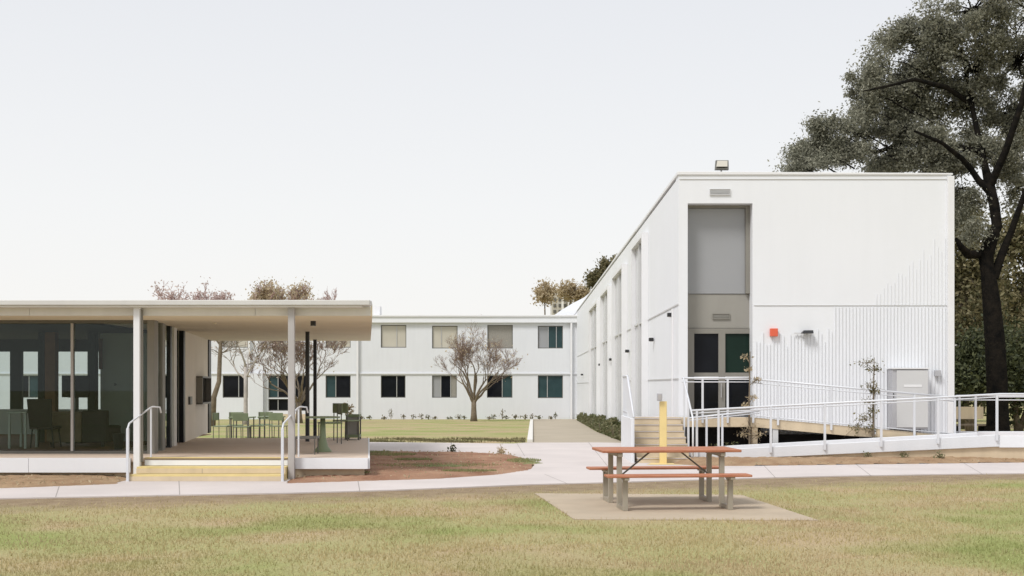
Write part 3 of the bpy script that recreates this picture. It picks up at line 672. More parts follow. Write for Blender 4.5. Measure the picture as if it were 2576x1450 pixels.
# deck
dk = [(-16,Yf),(AX(926,Yf),Yf),(AX(926,29),29),(-16,29)]
MB().prism(dk, ZD-.06, ZD).build('deck', M['deck'], pv)
MB().prism([(-16,Yf+.1),(AX(915,Yf),Yf+.1),(AX(915,28.5),28.5),(-16,28.5)], 0, ZD-.06).build('deck_base', M['rampbeige'], pv)
fx_ = [-16, AX(74,Yf), AX(330,Yf)]
for i in range(2): box(fx_[i]+.003, fx_[i+1]-.003, Yf-.04, Yf-.002, AZ(1189,Yf), ZD+.005).build('deck_fascia', M['wall'], pv, .003)
for a, b_ in ((AX(741,Yf), AX(926,Yf)),): box(a, b_, Yf-.04, Yf-.002, AZ(1180,Yf), ZD+.005).build('deck_fascia', M['wall'], pv, .003)
MB().prism([(AX(926,Yf),Yf),(AX(926,Yf)+.03,Yf),(AX(926,29)+.03,29),(AX(926,29),29)], AZ(1180,Yf), ZD+.004).build('deck_fascia', M['wall'], pv, .003)
# room walls
def rw(d): return -6.79-(d-22.4)*.1606       # x of the room's right side wall at depth d
Yg = 22.4
box(-16, rw(Yg)-.12, Yg-.03, Yg+.06, ZD, ZD+.05).build('sill_frame', M['darkframe'], pv)
box(-16, rw(Yg)-.12, Yg-.03, Yg+.06, ZS-.06, ZS-.001).build('head_frame', M['darkframe'], pv)
for a, b_ in ((-16,-11.6),(-11.6,AX(183,Yg)),(AX(183,Yg),AX(372,Yg))):
    box(a+.02, b_-.02, Yg, Yg+.012, ZD+.05, ZS-.06).build('glazing', M['gl'], pv)
for x_ in (-11.6, AX(183,Yg)): box(x_-.02, x_+.02, Yg-.05, Yg+.05, ZD+.05, ZS-.06).build('mullion', M['greypost'], pv)
box(AX(372,Yg), rw(Yg), Yg-.04, Yg+.1, ZD, ZS-.001).build('corner_pier', M['taupe'], pv)
# side: glazed leafs, dark doorway, beige wall
def sideseg(d0, d1, z0, z1, th, name, mat, off=0):
    return MB().prism([(rw(d0)-th+off,d0),(rw(d0)+off,d0),(rw(d1)+off,d1),(rw(d1)-th+off,d1)], z0, z1).build(name, M[mat], pv)
def dd(px): return (6.79-22.4*.1606)*-1/((px-1330)/F+.1606) if 0 else None
def dpx(px):                                  # depth on the side wall for a photo column
    k = (px-1330)/F; return (-6.79+22.4*.1606)/(k+.1606)
for p0, p1, nm, mt in ((392,398,'jamb','taupe'),(409,416,'jamb','taupe'),(429,433,'jamb','black'),(438,445,'jamb','wallw'),(462,466,'jamb','black')):
    sideseg(dpx(p0), dpx(p1), ZD, ZS-.001, .1, nm, mt)
for p0, p1 in ((398,409),(416,429)): sideseg(dpx(p0), dpx(p1), ZD+.05, ZS-.001, .02, 'glazing', 'gl2', -.04)
sideseg(dpx(445), dpx(462), ZD, ZS-.001, .03, 'sliding_door', 'darkpane', -.12)
sideseg(dpx(466), 32.0, ZD, ZS-.001, .2, 'wall', 'beige')
sideseg(32.0, 32.6, ZD, ZS-.001, .2, 'end_post', 'black', .03)
# interior of the room
box(-16, rw(31)-.3, 31.0, 31.1, ZD, 1.0).build('back_wall', M['interior'], pv)
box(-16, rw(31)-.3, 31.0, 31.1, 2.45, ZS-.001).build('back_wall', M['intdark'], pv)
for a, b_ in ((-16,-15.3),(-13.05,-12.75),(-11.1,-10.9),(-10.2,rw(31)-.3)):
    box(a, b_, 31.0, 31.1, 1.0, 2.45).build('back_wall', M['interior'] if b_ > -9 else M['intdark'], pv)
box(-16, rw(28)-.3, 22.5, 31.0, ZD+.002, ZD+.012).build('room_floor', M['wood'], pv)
box(-16, rw(31), Yg+.07, 31.0, ZS-.04, ZS-.002).build('ceiling', M['intdark'], pv)  # dark green ceiling colour stands for tree reflections in the glass
box(-9.4, -9.25, 24.2, 31.0, ZD+.02, ZS-.05).build('partition', M['interior'], pv) if 0 else None
box(-9.35, rw(26.9)-.25, 26.9, 27.0, ZD+.02, ZS-.05).build('partition', M['interior'], pv)
box(-9.36, -9.30, 26.82, 26.899, 1.95, 2.62).build('shelf_upright', M['wood'], pv)
for px, wd, mt in ((130,.22,'wood'),(108,.14,'intdark'),(234,.16,'intdark')):
    X = AX(px, 26.5); box(X-wd/2, X+wd/2, 26.4, 26.6, ZD+.02, ZS-.05).build('column', M[mt], pv)
# posts
for px, d, mt, z0 in ((345.5,20.86,'trim',.018),(733.5,20.86,'greypost',.018)):
    box(AX(px,d)-.052, AX(px,d)+.052, d-.05, d+.05, z0, AZ(766,d)+.05).build('post', M[mt], pv, .004)
box(AX(355,20.9)-.03, AX(355,20.9)+.02, 20.87, 20.95, .3, ZS+.1).build('downpipe', M['taupe'], pv)
for px, d in ((773.5,27.2),(792.5,31.9)): box(AX(px,d)-.04, AX(px,d)+.04, d-.04, d+.04, ZD if d < 29 else 0, ZS).build('post', M['black'], pv)
# wall window box on the beige wall, panel
wb = thing('wall_window_box', (rw(dpx(500)), dpx(500), 1), 'dark framed box window projecting from the beige side wall of the pavilion', 'window')
d0, d1 = dpx(493), dpx(516)
z0, z1 = 1.15, 1.82
MB().prism([(rw(d0)+.002,d0),(rw(d0)+.16,d0),(rw(d1)+.16,d1),(rw(d1)+.002,d1)], z0, z0+.04).build('frame', M['darkframe'], wb)
MB().prism([(rw(d0)+.002,d0),(rw(d0)+.16,d0),(rw(d1)+.16,d1),(rw(d1)+.002,d1)], z1-.04, z1).build('frame', M['darkframe'], wb)
for q0, q1 in ((d0,d0+.06),(d1-.06,d1)): MB().prism([(rw(q0)+.002,q0),(rw(q0)+.16,q0),(rw(q1)+.16,q1),(rw(q1)+.002,q1)], z0+.041, z1-.041).build('frame', M['taupe'], wb)
MB().prism([(rw(d0)+.02,d0+.07),(rw(d0)+.05,d0+.07),(rw(d1)+.05,d1-.07),(rw(d1)+.02,d1-.07)], z0+.042, z1-.042).build('pane', M['darkpane'], wb)
d_ = dpx(476); t = MB().prism([(rw(d_-.2)+.002,d_-.2),(rw(d_-.2)+.05,d_-.2),(rw(d_+.2)+.05,d_+.2),(rw(d_+.2)+.002,d_+.2)], AZ(1018,d_), AZ(998,d_)).build('control_panel', M['darkframe'], None, .004)
tag(t, 'small dark control panel on the beige pavilion wall left of the box window', 'control panel')
for k, (px, py, s_, lb) in enumerate([(788,808,.05,'small black spotlight under the soffit right of the grey post'),(540,813,.035,'small pale downlight in the soffit left of the grey post')]):
    d = (ZS-EYE)*F/(970-py); g = thing('soffit_light', (AX(px,d), d, ZS), lb, 'ceiling light')
    MB().tube([(AX(px,d),d,ZS-.001),(AX(px,d),d,ZS-.09 if k==0 else ZS-.02)], s_, 14).build('housing', M['black' if k==0 else 'soffit'], g)
    MB().tube([(AX(px,d),d,ZS-.09 if k==0 else ZS-.02),(AX(px,d),d,ZS-.1 if k==0 else ZS-.025)], s_*.7, 14).build('lens', M['wallw'], g)
# steps
sp = thing('pavilion_steps', (AX(530,20.7), 20.7, 0), 'wide white steps with yellow nosings up to the pavilion deck', 'steps')
sa, sb = AX(352,20.7), AX(716,20.7)
box(sa, sb, Yf-.04, Yf-.002, .24, ZD-.03).build('riser', M['wall'], sp)
box(sa, sb, Yf-.06, Yf+.10, ZD+.002, ZD+.012).build('nosing', M['yellow'], sp)
box(sa-.05, sb+.02, 20.68, Yf-.04, .02, .235).build('step', M['yellow'], sp, .006)
box(sa-.08, sb+.03, 20.36, 20.68, .0, .12).build('step', M['yellow'], sp, .006)
box(sa-.05, sb+.02, 20.664, 20.679, .125, .205).build('riser', M['rampbeige'], sp)
box(sa-.08, sb+.03, 20.343, 20.359, .02, .095).build('riser', M['rampbeige'], sp)
box(AX(508,20.66), AX(508,20.66)+.006, 20.66, 20.664, .125, .205).build('joint', M['taupe'], sp)
for x_, lb, sg in ((AX(335,20.6),'white handrail with curved grip at the left side of the pavilion steps',1),(AX(719,20.6),'white handrail with sloping grip at the right side of the pavilion steps',1)):
    g = thing('step_handrail', (x_, 20.6, 0), lb, 'handrail', 'handrails of the pavilion steps')
    box(x_-.022, x_+.022, 20.30, 20.345, .0, AZ(1078,20.3)).build('post', M['rail'], g, .004)
    box(x_-.014+.08, x_+.014+.08, 21.3, 21.33, ZD, ZD+.85).build('post', M['rail'], g, .004)
    MB().tube([(x_,20.33,.78),(x_,20.33,.90),(x_+.0,20.4,.97),(x_+.08,21.25,1.21),(x_+.10,21.35,1.23),(x_+.2,21.42,1.22),(x_+.22,21.43,1.12)], .016).build('grip_rail', M['rail'], g, smooth=True)
    box(x_-.012, x_+.012, 20.37, 20.95, .3, .62).build('side_panel', M['rail'], g) if sg > 1 else None
# interior furniture
def sofa():
    X0_, X1_, Y0 = AX(115,24.6), AX(268,24.6), 24.6
    g = thing('sofa', ((X0_+X1_)/2, Y0, ZD), 'brown sofa with its back to the glass inside the pavilion room', 'sofa')
    box(X0_, (X0_+X1_)/2+.1, Y0, Y0+.18, ZD+.1, ZD+.72).build('backrest', M['sofa'], g, .05)
    box((X0_+X1_)/2+.105, X1_, Y0, Y0+.18, ZD+.1, ZD+.74).build('backrest', M['sofad'], g, .03)
    box(X0_, X1_, Y0+.18, Y0+.9, ZD+.1, ZD+.42).build('seat', M['sofad'], g, .04)
    for x_ in (X0_+.1, X1_-.1): box(x_-.03, x_+.03, Y0+.05, Y0+.11, ZD+.01, ZD+.1).build('leg', M['black'], g)
sofa()
def in_chair(px, d, lb, mt):
    x = AX(px, d); g = thing('lounge_chair', (x, d, ZD), lb, 'chair')
    MB().poly([(x-.25,d+.1,ZD+.42),(x+.2,d+.1,ZD+.42),(x+.32,d-.25,ZD+.98),(x-.16,d-.25,ZD+.98),(x-.25,d+.14,ZD+.42),(x+.2,d+.14,ZD+.42),(x+.32,d-.2,ZD+.98),(x-.16,d-.2,ZD+.98)],
              [(0,1,2,3),(7,6,5,4),(0,4,5,1),(1,5,6,2),(2,6,7,3),(3,7,4,0)]).build('backrest', M[mt], g, .015)
    box(x-.25, x+.22, d+.1, d+.55, ZD+.38, ZD+.44).build('seat', M[mt], g, .02)
    for a in (-.2, .18):
        for b_ in (.14, .5): MB().tube([(x+a,d+b_,ZD+.38),(x+a*1.2,d+b_*1.05,ZD+.01)], .015).build('leg', M['black'], g)
in_chair(100, 24.0, 'dark high-backed chair left of the sofa behind the glass', 'sofad')
g = thing('dining_table', (AX(62,24.2), 24.2, ZD), 'small pale table at the left edge behind the glass', 'table')
box(AX(30,24.2), AX(82,24.2), 23.9, 24.6, ZD+.70, ZD+.73).build('tabletop', M['interior'], g, .01)
for px in (36, 76):
    for y_ in (23.95, 24.5): box(AX(px,24.2)-.02, AX(px,24.2)+.02, y_, y_+.04, ZD+.01, ZD+.7).build('leg', M['interior'], g)
g = thing('television', (AX(190,27), 27, 1.2), 'large dark screen standing behind the sofa in the pavilion room', 'television')
box(AX(155,26.2), AX(223,26.2), 26.2, 26.26, AZ(1000,26.2), AZ(945,26.2)).build('screen', M['darkpane'], g, .006)
box(AX(189,26.2)-.03, AX(189,26.2)+.03, 26.27, 26.33, ZD+.02, AZ(960,26.2)).build('stand', M['black'], g)
box(AX(170,26.2), AX(208,26.2), 26.1, 26.5, ZD+.012, ZD+.04).build('base', M['black'], g)
t = MB().tube([(AX(298,23.6),23.6,ZD+.013),(AX(298,23.6),23.6,ZD+.32)], [.075,.11], 16).build('waste_bin', M['black'])
tag(t, 'black tapered waste bin on the floor behind the glass near the corner', 'bin')
g = thing('thermostat', (AX(290,26.85), 26.9, 1.6), 'tiny black thermostat on the pale wall inside the pavilion room', 'thermostat')
box(AX(287,26.87), AX(292,26.87), 26.86, 26.899, AZ(970,26.87), AZ(965,26.87)).build('housing', M['black'], g)
box(AX(288,26.87), AX(291,26.87), 26.852, 26.859, AZ(969,26.87), AZ(966,26.87)).build('dial', M['cab'], g)

# terrace furniture
def table(px0, px1, d, h, lb, mt='green', zb=None, dep=.8):
    zb = gz(d) if zb is None else zb; x0, x1 = AX(px0,d), AX(px1,d)
    g = thing('outdoor_table', ((x0+x1)/2, d, zb), lb, 'table')
    box(x0, x1, d-dep/2, d+dep/2, zb+h-.035, zb+h).build('tabletop', M[mt], g, .008)
    for x_ in (x0+.06, x1-.06):
        for y_ in (d-dep/2+.06, d+dep/2-.06): MB().tube([(x_,y_,zb),(x_,y_,zb+h-.035)], .018).build('leg', M['darkframe'], g)
def chair(x, d, zb, rot, lb, mt='green', grp='metal chairs on the terrace', proto=[None]):
    if proto[0] is None:
        g = thing('outdoor_chair', (0,0,0), lb, 'chair', grp, local=True)
        box(-.22,.22,-.22,.22,.43,.46).build('seat', M[mt], g, .01)
        box(-.22,.22,.20,.22,.62,.84).build('backrest', M[mt], g, .008)
        for a in (-.2,.2):
            for b_ in (-.2,.2): MB().tube([(a,b_,0),(a*.95,b_,.43 if b_ < 0 else .84)], .012).build('leg', M['darkframe'], g)
        proto[0] = g; o = g
    else: o = copy_tree(proto[0])
    o.location = (x, d, zb); o.rotation_euler.z = rot; o['label'] = lb; return o
table(583, 637, 36.2, .72, 'small square dark table on the terrace behind the pavilion deck')
table(655, 712, 37.2, .72, 'dark green terrace table left of the grey post')
for px, d, rt, lb in ((560,36.0,1.4,'metal chair at the left side of the small square terrace table'),(608,35.2,3.2,'metal chair in front of the small square terrace table'),
      (648,36.6,-1.4,'metal chair between the two terrace tables'),(668,38.2,.2,'metal chair behind the dark green terrace table'),
      (700,36.2,3.0,'metal chair in front of the dark green terrace table'),(592,37.4,.1,'metal chair behind the small square terrace table')):
    chair(AX(px,d), d, gz(d), rt, lb)
g = thing('pedestal_table', (AX(803,23), 23, ZD), 'pedestal table with flared green foot on the deck right of the grey post', 'table')
MB().tube([(AX(812,23),23,ZD+.63),(AX(812,23),23,ZD+.66)], .32, 32).build('tabletop', M['green'], g)
MB().tube([(AX(812,23),23,ZD),(AX(812,23),23,ZD+.02),(AX(812,23),23,ZD+.1),(AX(812,23),23,ZD+.25),(AX(812,23),23,ZD+.63)], [.17,.165,.10,.06,.045], 20).build('pedestal', M['green'], g, smooth=True)
g = thing('low_bench', (AX(775,22.3), 22.3, ZD), 'low dark bench on thin legs beside the grey post on the deck', 'bench')
box(AX(744,22.3), AX(800,22.3), 22.1, 22.5, ZD+.28, ZD+.32).build('seat', M['darkframe'], g, .006)
for px in (748,796):
    for y_ in (22.12, 22.46): MB().tube([(AX(px,22.3),y_,ZD),(AX(px,22.3),y_,ZD+.28)], .01).build('leg', M['darkframe'], g)
g = chair(AX(868,27.6), 27.8, ZD, 2.6, 'metal chair on the deck near its right end, facing the steps')
g = chair(AX(845,27.0), 26.2, ZD, -1.2, 'metal chair on the deck just right of the pedestal table')
pb = thing('planter_box', (AX(893,28), 28.2, ZD), 'olive planter box with a leafy sprig at the right rear of the deck', 'planter')
bx0, bx1 = AX(872,28.2), AX(905,28.2)
for z0_, z1_ in ((ZD+.05,ZD+.12),(ZD+.52,ZD+.58)): box(bx0, bx1, 28.05, 28.45, z0_, z1_).build('rim', M['green'], pb, .005)
for x_ in (bx0, bx1-.03):
    for y_ in (28.06, 28.41): box(x_, x_+.03, y_, y_+.03, ZD, ZD+.58).build('leg', M['darkframe'], pb)
box(bx0+.03, bx1-.03, 28.08, 28.1, ZD+.12, ZD+.52).build('panel', M['taupe2'], pb)
leaves_mesh('foliage', np.array([bx0+.03,28.2,ZD+.7])+rng.normal(size=(90,3))*np.array([.07,.05,.06]), .05, M['lf_tan'], pb)
# fence-like panel: two dark thin posts further back on the terrace handled by pavilion posts

# ------------------------------------------------------------ picnic table
pt = thing('picnic_table', (1.82, 16.42, .012), 'orange timber picnic table with two attached benches and taupe metal legs', 'picnic table', local=True)
pt.rotation_euler.z = R(6)
for k in range(5): box(-.92,.92,-.44+k*.178,-.44+k*.178+.170,.715,.75).build('tabletop_board', M['timber'], pt, .008)
for s_ in (-1, 1):
    for k in range(2):
        y0 = (-.90 if s_ < 0 else .60)+k*.152; box(-.93,.93,y0,y0+.145,.425,.455).build('bench_board', M['timber'], pt, .008)
for sx2 in (-1, 1):
    X = sx2*.68
    for s_ in (-1, 1):
        box(X-.032, X+.032, s_*.75-.032, s_*.75+.032, 0, .39).build('bench_leg', M['leg'], pt, .005)
        box(X-.032, X+.032, s_*.33-.032, s_*.33+.032, 0, .66).build('table_leg', M['leg'], pt, .005)
        ya, yb = sorted((s_*.75-s_*.032, s_*.33+s_*.032)); box(X-.03, X+.03, ya, yb, .0, .055).build('foot_bar', M['leg'], pt, .004)
        box(X-.03, X+.03, s_*.75-.14, s_*.75+.14, .391, .424).build('bench_bearer', M['leg'], pt, .004)
        MB().bar((X,s_*.718,.34),(X,s_*.60,.40),.03,.02).build('bracket', M['leg'], pt)
    box(X-.03, X+.03, -.42, .42, .661, .713).build('cross_bearer', M['leg'], pt, .004)
for s_ in (-1, 1): MB().bar((s_*.64,0,.36),(s_*.2,0,.71),.02,.02).build('brace', M['darkframe'], pt)
box(-.68,.68,-.02,.02,.35,.38).build('stretcher', M['leg'], pt) if 0 else None

# ------------------------------------------------------------ trees
def grow(base, height, spread, nlimb, seed, trunk_h, r0, depth=4, up=.55, lean=(0,0), split=2.4, wob=.18, limb_len=None, rmin=.009):
    """vase-shaped branching; returns (thick MB, twig MB, tips)"""
    rr = random.Random(seed); A = MB(); B = MB(); tips = []
    def branch(p, d, L, r, lev):
        pts = [p]; rs = [r]; n = 5 if lev < 3 else 3; q = p.copy(); dv = d.copy()
        for i in range(n):
            dv = (dv+Vector((rr.gauss(0,wob),rr.gauss(0,wob),rr.gauss(0,wob*.6)+up*.12))).normalized()
            q = q+dv*L/n; pts.append(q.copy()); rs.append(max(rmin, r*(1-.5*(i+1)/n)))
        (A if lev <= 1 else B).tube(pts, rs, 7 if lev <= 1 else (4 if lev < 4 else 3), cap=False)
        if lev >= depth: tips.append(q); return
        k = rr.choice((2,3)) if lev < depth-1 else 4
        for j in range(k+(1 if lev >= 2 else 0)):
            t = rr.uniform(.45, 1) if j else 1.0
            idx = min(n, max(1, int(round(t*n)))); s = pts[idx]
            nd = (dv+Vector((rr.gauss(0,.55),rr.gauss(0,.55),rr.gauss(.1,.35)))).normalized()
            branch(s, nd, L*rr.uniform(.55,.8), rs[idx]*.72, lev+1)
    b = Vector(base); top = b+Vector((lean[0], lean[1], trunk_h))
    A.tube([b-Vector((0,0,.1)), b+Vector((0,0,.08*height)), b.lerp(top,.6), top], [r0*1.5, r0*1.08, r0*.95, r0*.9], 12)
    L0 = limb_len or (height-trunk_h)*.5
    for i in range(nlimb):
        a = 2*math.pi*(i+rr.uniform(-.25,.25))/nlimb; sp_ = spread*rr.uniform(.5,1)
        branch(top.lerp(b, rr.uniform(0,.25)), Vector((math.cos(a)*sp_, math.sin(a)*sp_, 1)).normalized(), L0*rr.uniform(.85,1.15), r0*.55, 0 if r0 > .1 else 1)
    return A, B, tips
def tree(name, label, cat, base, height, spread, nlimb, seed, trunk_h, r0, bark, leaf=None, nl=0, ls=.1, lsp=.35, depth=4, group=None, twigmat=None, fit=None, **kw):
    g = thing(name, base, label, cat, group)
    A, B, tips = grow(base, height, spread, nlimb, seed, trunk_h, r0, depth, **kw)
    if fit:                                   # bring the grown skeleton to the wanted height and half width
        mz = max(t.z for t in tips)-base[2]; hw = sorted(abs(t.x-base[0]) for t in tips)[int(len(tips)*.97)]
        fz_, fx2 = height/mz, fit/hw
        f_ = lambda p: (base[0]+(p[0]-base[0])*(fx2 if abs(p[0]-base[0]) > .3 else 1+(fx2-1)*abs(p[0]-base[0])/.3), base[1]+(p[1]-base[1])*fx2, base[2]+(p[2]-base[2])*fz_)
        A.v = [f_(p) for p in A.v]; B.v = [f_(p) for p in B.v]; tips = [Vector(f_(t)) for t in tips]
    A.build('trunk', M[bark], g, smooth=True)
    if B.v: B.build('branches', M[twigmat or bark], g)
    if leaf and nl:
        T = np.array([tuple(t) for t in tips]); idx = rng.integers(0, len(T), nl)
        leaves_mesh('crown', T[idx]+rng.normal(size=(nl,3))*lsp, ls, M[leaf], g)
    return g
d = 72
tree('bare_tree', 'bare vase-shaped tree on the middle lawn in front of the white block', 'tree', (AX(1192,d), d, gz(d)), 6.0, .72, 8, 12, 1.5, .16, 'bark', 'lf_tan', 500, .07, .2, depth=5, wob=.15, up=.85, limb_len=1.85, rmin=.006, fit=2.35, twigmat='redtwig')
d = 66
tree('bare_tree', 'bare branching tree seen under the soffit right of the grey post', 'tree', (AX(752,d), d, gz(d)), 6.0, .85, 7, 21, 1.3, .15, 'bark', 'lf_tan', 400, .07, .2, depth=5, wob=.15, up=.75, limb_len=2.1, fit=2.5, twigmat='redtwig')
d = 62
tree('pale_tree', 'slender pale-barked tree in front of the leftmost dark window', 'tree', (AX(618,d), d, gz(d)), 5.6, .8, 4, 5, 2.9, .1, 'palebark', 'lf_glare', 500, .06, .2, depth=4, twigmat='bark', wob=.16, limb_len=1.4)
d = 58
g = thing('leaning_tree', (AX(540,d), d, gz(d)), 'dark curved leaning tree beside the end of the beige pavilion wall', 'tree')
b = MB(); b.tube([(AX(535,d),d,gz(d)),(AX(538,d),d,AZ(1000,d)),(AX(551,d),d,AZ(960,d)),(AX(553,d),d,AZ(900,d)),(AX(556,d),d,AZ(855,d)),(AX(550,d),d,AZ(800,d))], [.14,.13,.11,.1,.08,.04], 8).build('trunk', M['bark'], g, smooth=True)
A = MB(); rr = random.Random(3)
for k in range(26):
    z = AZ(rr.uniform(800,905),d); p = Vector((AX(554,d),d,z)); q = p+Vector((rr.uniform(-.7,1.2),rr.uniform(-.6,.6),rr.uniform(.1,.7))); A.tube([p,p.lerp(q,.5)+Vector((0,0,.1)),q], [.03,.02,.008], 4)
A.build('branches', M['bark'], g)
# trees showing above the roofs
for k, (px, d, top, sp_, leaf, nl, sd_, lb, fw_) in enumerate([
    (455,97,705,1.0,'lf_glare',3600,31,'twiggy tree tinted pinkish by painted glare above the left part of the pavilion roof', 2.1),
    (545,99,716,.9,'lf_glare',2200,33,'thin tree with pale pink glare in its colour just left of the gap above the pavilion roof', 1.5),
    (665,96,702,1.0,'lf_tan',5200,35,'tan leafy tree above the middle of the pavilion roof', 2.0),
    (742,98,708,.9,'lf_tan',4500,37,'tan sparse tree above the grey post of the pavilion', 1.6),
    (823,95,722,.6,'lf_glare',400,39,'small bare tree tinted pink by painted glare above the right end of the pavilion roof', 1.1)]):
    h = AZ(top,d)+.6
    tree('roofline_tree', lb, 'tree', (AX(px,d), d, -.6), h, sp_, 6, sd_, h*.42, .14, 'palebark', leaf, nl, .13, .22, depth=5, group='trees behind the pavilion roof', twigmat='glaretwig', limb_len=h*.2, up=.5, rmin=.02, fit=fw_)
for k, (px, d, top, sd_, lb) in enumerate([(1125,95,768,41,'wispy bare tree tip left above the flat roof behind the vase-shaped tree'),(1200,95,764,43,'wispy bare tree tip above the flat roof over the vase-shaped tree')]):
    h = AZ(top,d)+.6
    tree('wispy_tree', lb, 'tree', (AX(px,d), d, -.6), h, .6, 4, sd_, h*.45, .06, 'palebark', 'lf_glare', 60, .08, .2, depth=3, twigmat='glaretwig', limb_len=h*.2, rmin=.018)
def leafy(name, label, base, crown, leaf, n, ls, bark='bark', group=None, seed=1, r0=.15, clump=.5, nc=60):
    """crown: list of (cx,cy,cz,rx,ry,rz) ellipsoids filled with leaf clumps"""
    g = thing(name, base, label, 'tree', group); rr = random.Random(seed); A = MB(); b = Vector(base); C = []
    r_ = np.random.default_rng(seed)
    for (cx,cy,cz,rx,ry,rz) in crown:
        c = Vector((cx,cy,cz)); A.tube([b-Vector((0,0,.1)), b.lerp(c,.4)+Vector((rr.uniform(-.2,.2),0,.2)), c], [r0, r0*.7, r0*.25], 8)
        for k in range(nc):
            v = r_.normal(size=3); v /= np.linalg.norm(v); rad = r_.random()**.4
            q = np.array([cx,cy,cz])+v*rad*np.array([rx,ry,rz]); C.append(q)
            if k % 4 == 0: A.tube([c, c.lerp(Vector(q),.5)+Vector((0,0,.15)), Vector(q)], [r0*.25, r0*.14, r0*.05], 4)
    A.build('trunk', M[bark], g, smooth=True)
    C = np.array(C); idx = r_.integers(0, len(C), n)
    P = C[idx]+r_.normal(size=(n,3))*clump*(.45+.55*r_.random((n,1)))
    leaves_mesh('crown', P, ls, M[leaf], g); return g
leafy('olive_tree', 'olive tan tree behind the flat roof beside the distant cream building', (AX(1380,102),102,-.6), [(AX(1370,102),102,AZ(738,102),.9,.9,.8),(AX(1440,104),104,AZ(732,104),1.4,1.2,.8),(AX(1465,104),104,AZ(745,104),.6,.6,.6)], 'lf_tan', 6500, .14, seed=51, clump=.3, nc=26)
leafy('olive_tree', 'grey green tree behind the slope of the hall roofline', (AX(1530,100),100,-.6), [(AX(1520,100),100,AZ(690,100),1.0,1,1.2),(AX(1545,100),100,AZ(672,100),1.1,1,1.1),(AX(1500,100),100,AZ(705,100),.6,.6,.6)], 'lf_olive', 9000, .13, seed=52, clump=.3, nc=26)
# the large dark-trunked tree at the right
d = 33.5
bt_ = thing('large_tree', (AX(2505,d), d, 0), 'huge dark-trunked tree with a dense grey green crown towering over the hall roof', 'tree')
A = MB(); q = lambda px, py, dy=0: (AX(px,d+dy), d+dy, AZ(py,d+dy))
A.tube([q(2512,1125),q(2510,1060),q(2508,960),q(2503,860),q(2494,760),q(2486,690),q(2478,640)], [.36,.30,.28,.27,.24,.2,.18], 14, cap=False)
A.tube([q(2482,680),q(2482,640),q(2492,600),q(2508,570),q(2502,520),q(2490,470),q(2478,420,.3),q(2460,340,.6),q(2440,240,.8),q(2420,120,1)], [.18,.19,.20,.14,.14,.14,.10,.08,.06,.04], 12, cap=False)
A.tube([q(2500,700),q(2520,640),q(2545,580),q(2580,480,-.4),q(2620,360,-.6)], [.13,.11,.09,.07,.05], 10, cap=False)
A.tube([q(2484,648),q(2462,640),q(2436,641,-.3),q(2418,622,-.5),q(2405,600,-.6)], [.15,.12,.12,.09,.04], 9, cap=False)
A.tube([q(2490,480),q(2462,455),q(2442,425),q(2420,400,-.3),q(2370,360,-.6),q(2300,330,-1)], [.13,.09,.08,.07,.05,.03], 8, cap=False)
A.tube([q(2470,380,.4),q(2400,370,.8),q(2330,350,1),q(2290,355,1.2),q(2200,385,1.5),q(2130,375,1.6),q(2060,400,1.7),q(2010,425,1.8)], [.1,.09,.08,.07,.06,.045,.03,.015], 8, cap=False)
A.tube([q(2440,260,.8),q(2380,220,.4),q(2300,200,0),q(2220,220,-.2),q(2170,230,-.3)], [.08,.07,.05,.035,.015], 7, cap=False)
A.tube([q(2430,160,.9),q(2370,110,.8),q(2310,70,.8)], [.06,.05,.02], 6, cap=False)
A.tube([q(2490,470),q(2530,380,-.5),q(2570,260,-.8),q(2600,120,-1)], [.12,.1,.08,.05], 8, cap=False)
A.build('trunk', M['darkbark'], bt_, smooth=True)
Bt = MB(); rr = random.Random(9); cl = []
# crown outline given as masses (photo position, radii in metres, density)
masses = [(2480,60,1.2,1.0,14),(2400,90,.9,.7,12),(2560,150,1.3,1.4,20),(2450,170,1.1,.9,20),(2350,150,.75,.6,14),(2330,215,.9,.7,18),(2430,260,1.2,.8,24),(2540,290,1.2,1.2,22),
 (2290,270,.75,.6,14),(2240,240,.6,.45,9),(2190,255,.4,.45,6),(2300,190,.55,.45,8),(2260,330,.7,.45,14),(2340,340,.6,.4,10),(2400,390,.9,.5,16),(2290,400,.95,.4,18),(2220,410,.6,.3,11),(2130,390,.6,.28,10),(2060,400,.5,.28,9),(2020,425,.35,.16,6),
 (2090,365,.4,.2,5),(2460,360,.8,.5,14),(2540,400,.8,.7,12),(2370,425,.8,.25,10),(2450,20,1.6,.8,14),(2600,30,1.6,1,14),(2250,110,.22,.14,2),(2290,60,.2,.12,2),(2325,75,.4,.25,4),(2640,300,1.2,1.6,18),(2170,300,.3,.5,5),(2200,340,.3,.2,3),(2420,470,.25,.5,4),(2430,540,.3,.5,5),(2440,590,.25,.3,3),(2560,470,.6,.5,6)]
for (px,py,rx,rz,n) in masses:
    dy = rr.uniform(-.6,1.0); c = Vector(q(px,py,dy+ (1.0 if px < 2400 else .3)))
    for k in range(n):
        v = Vector((rr.gauss(0,1),rr.gauss(0,1),rr.gauss(0,1))).normalized()*rr.random()**.45
        p = c+Vector((v.x*rx, v.y*max(.8,rx*1.1), v.z*rz)); cl.append(p)
        if rr.random() < .95: Bt.tube([c.lerp(p,-.2)+Vector((rr.uniform(-.1,.1),0,-.1)), c.lerp(p,.5)+Vector((0,0,.08)), p+Vector((rr.uniform(-.15,.15),0,rr.uniform(-.1,.15)))], [.028,.018,.005], 4, cap=False)
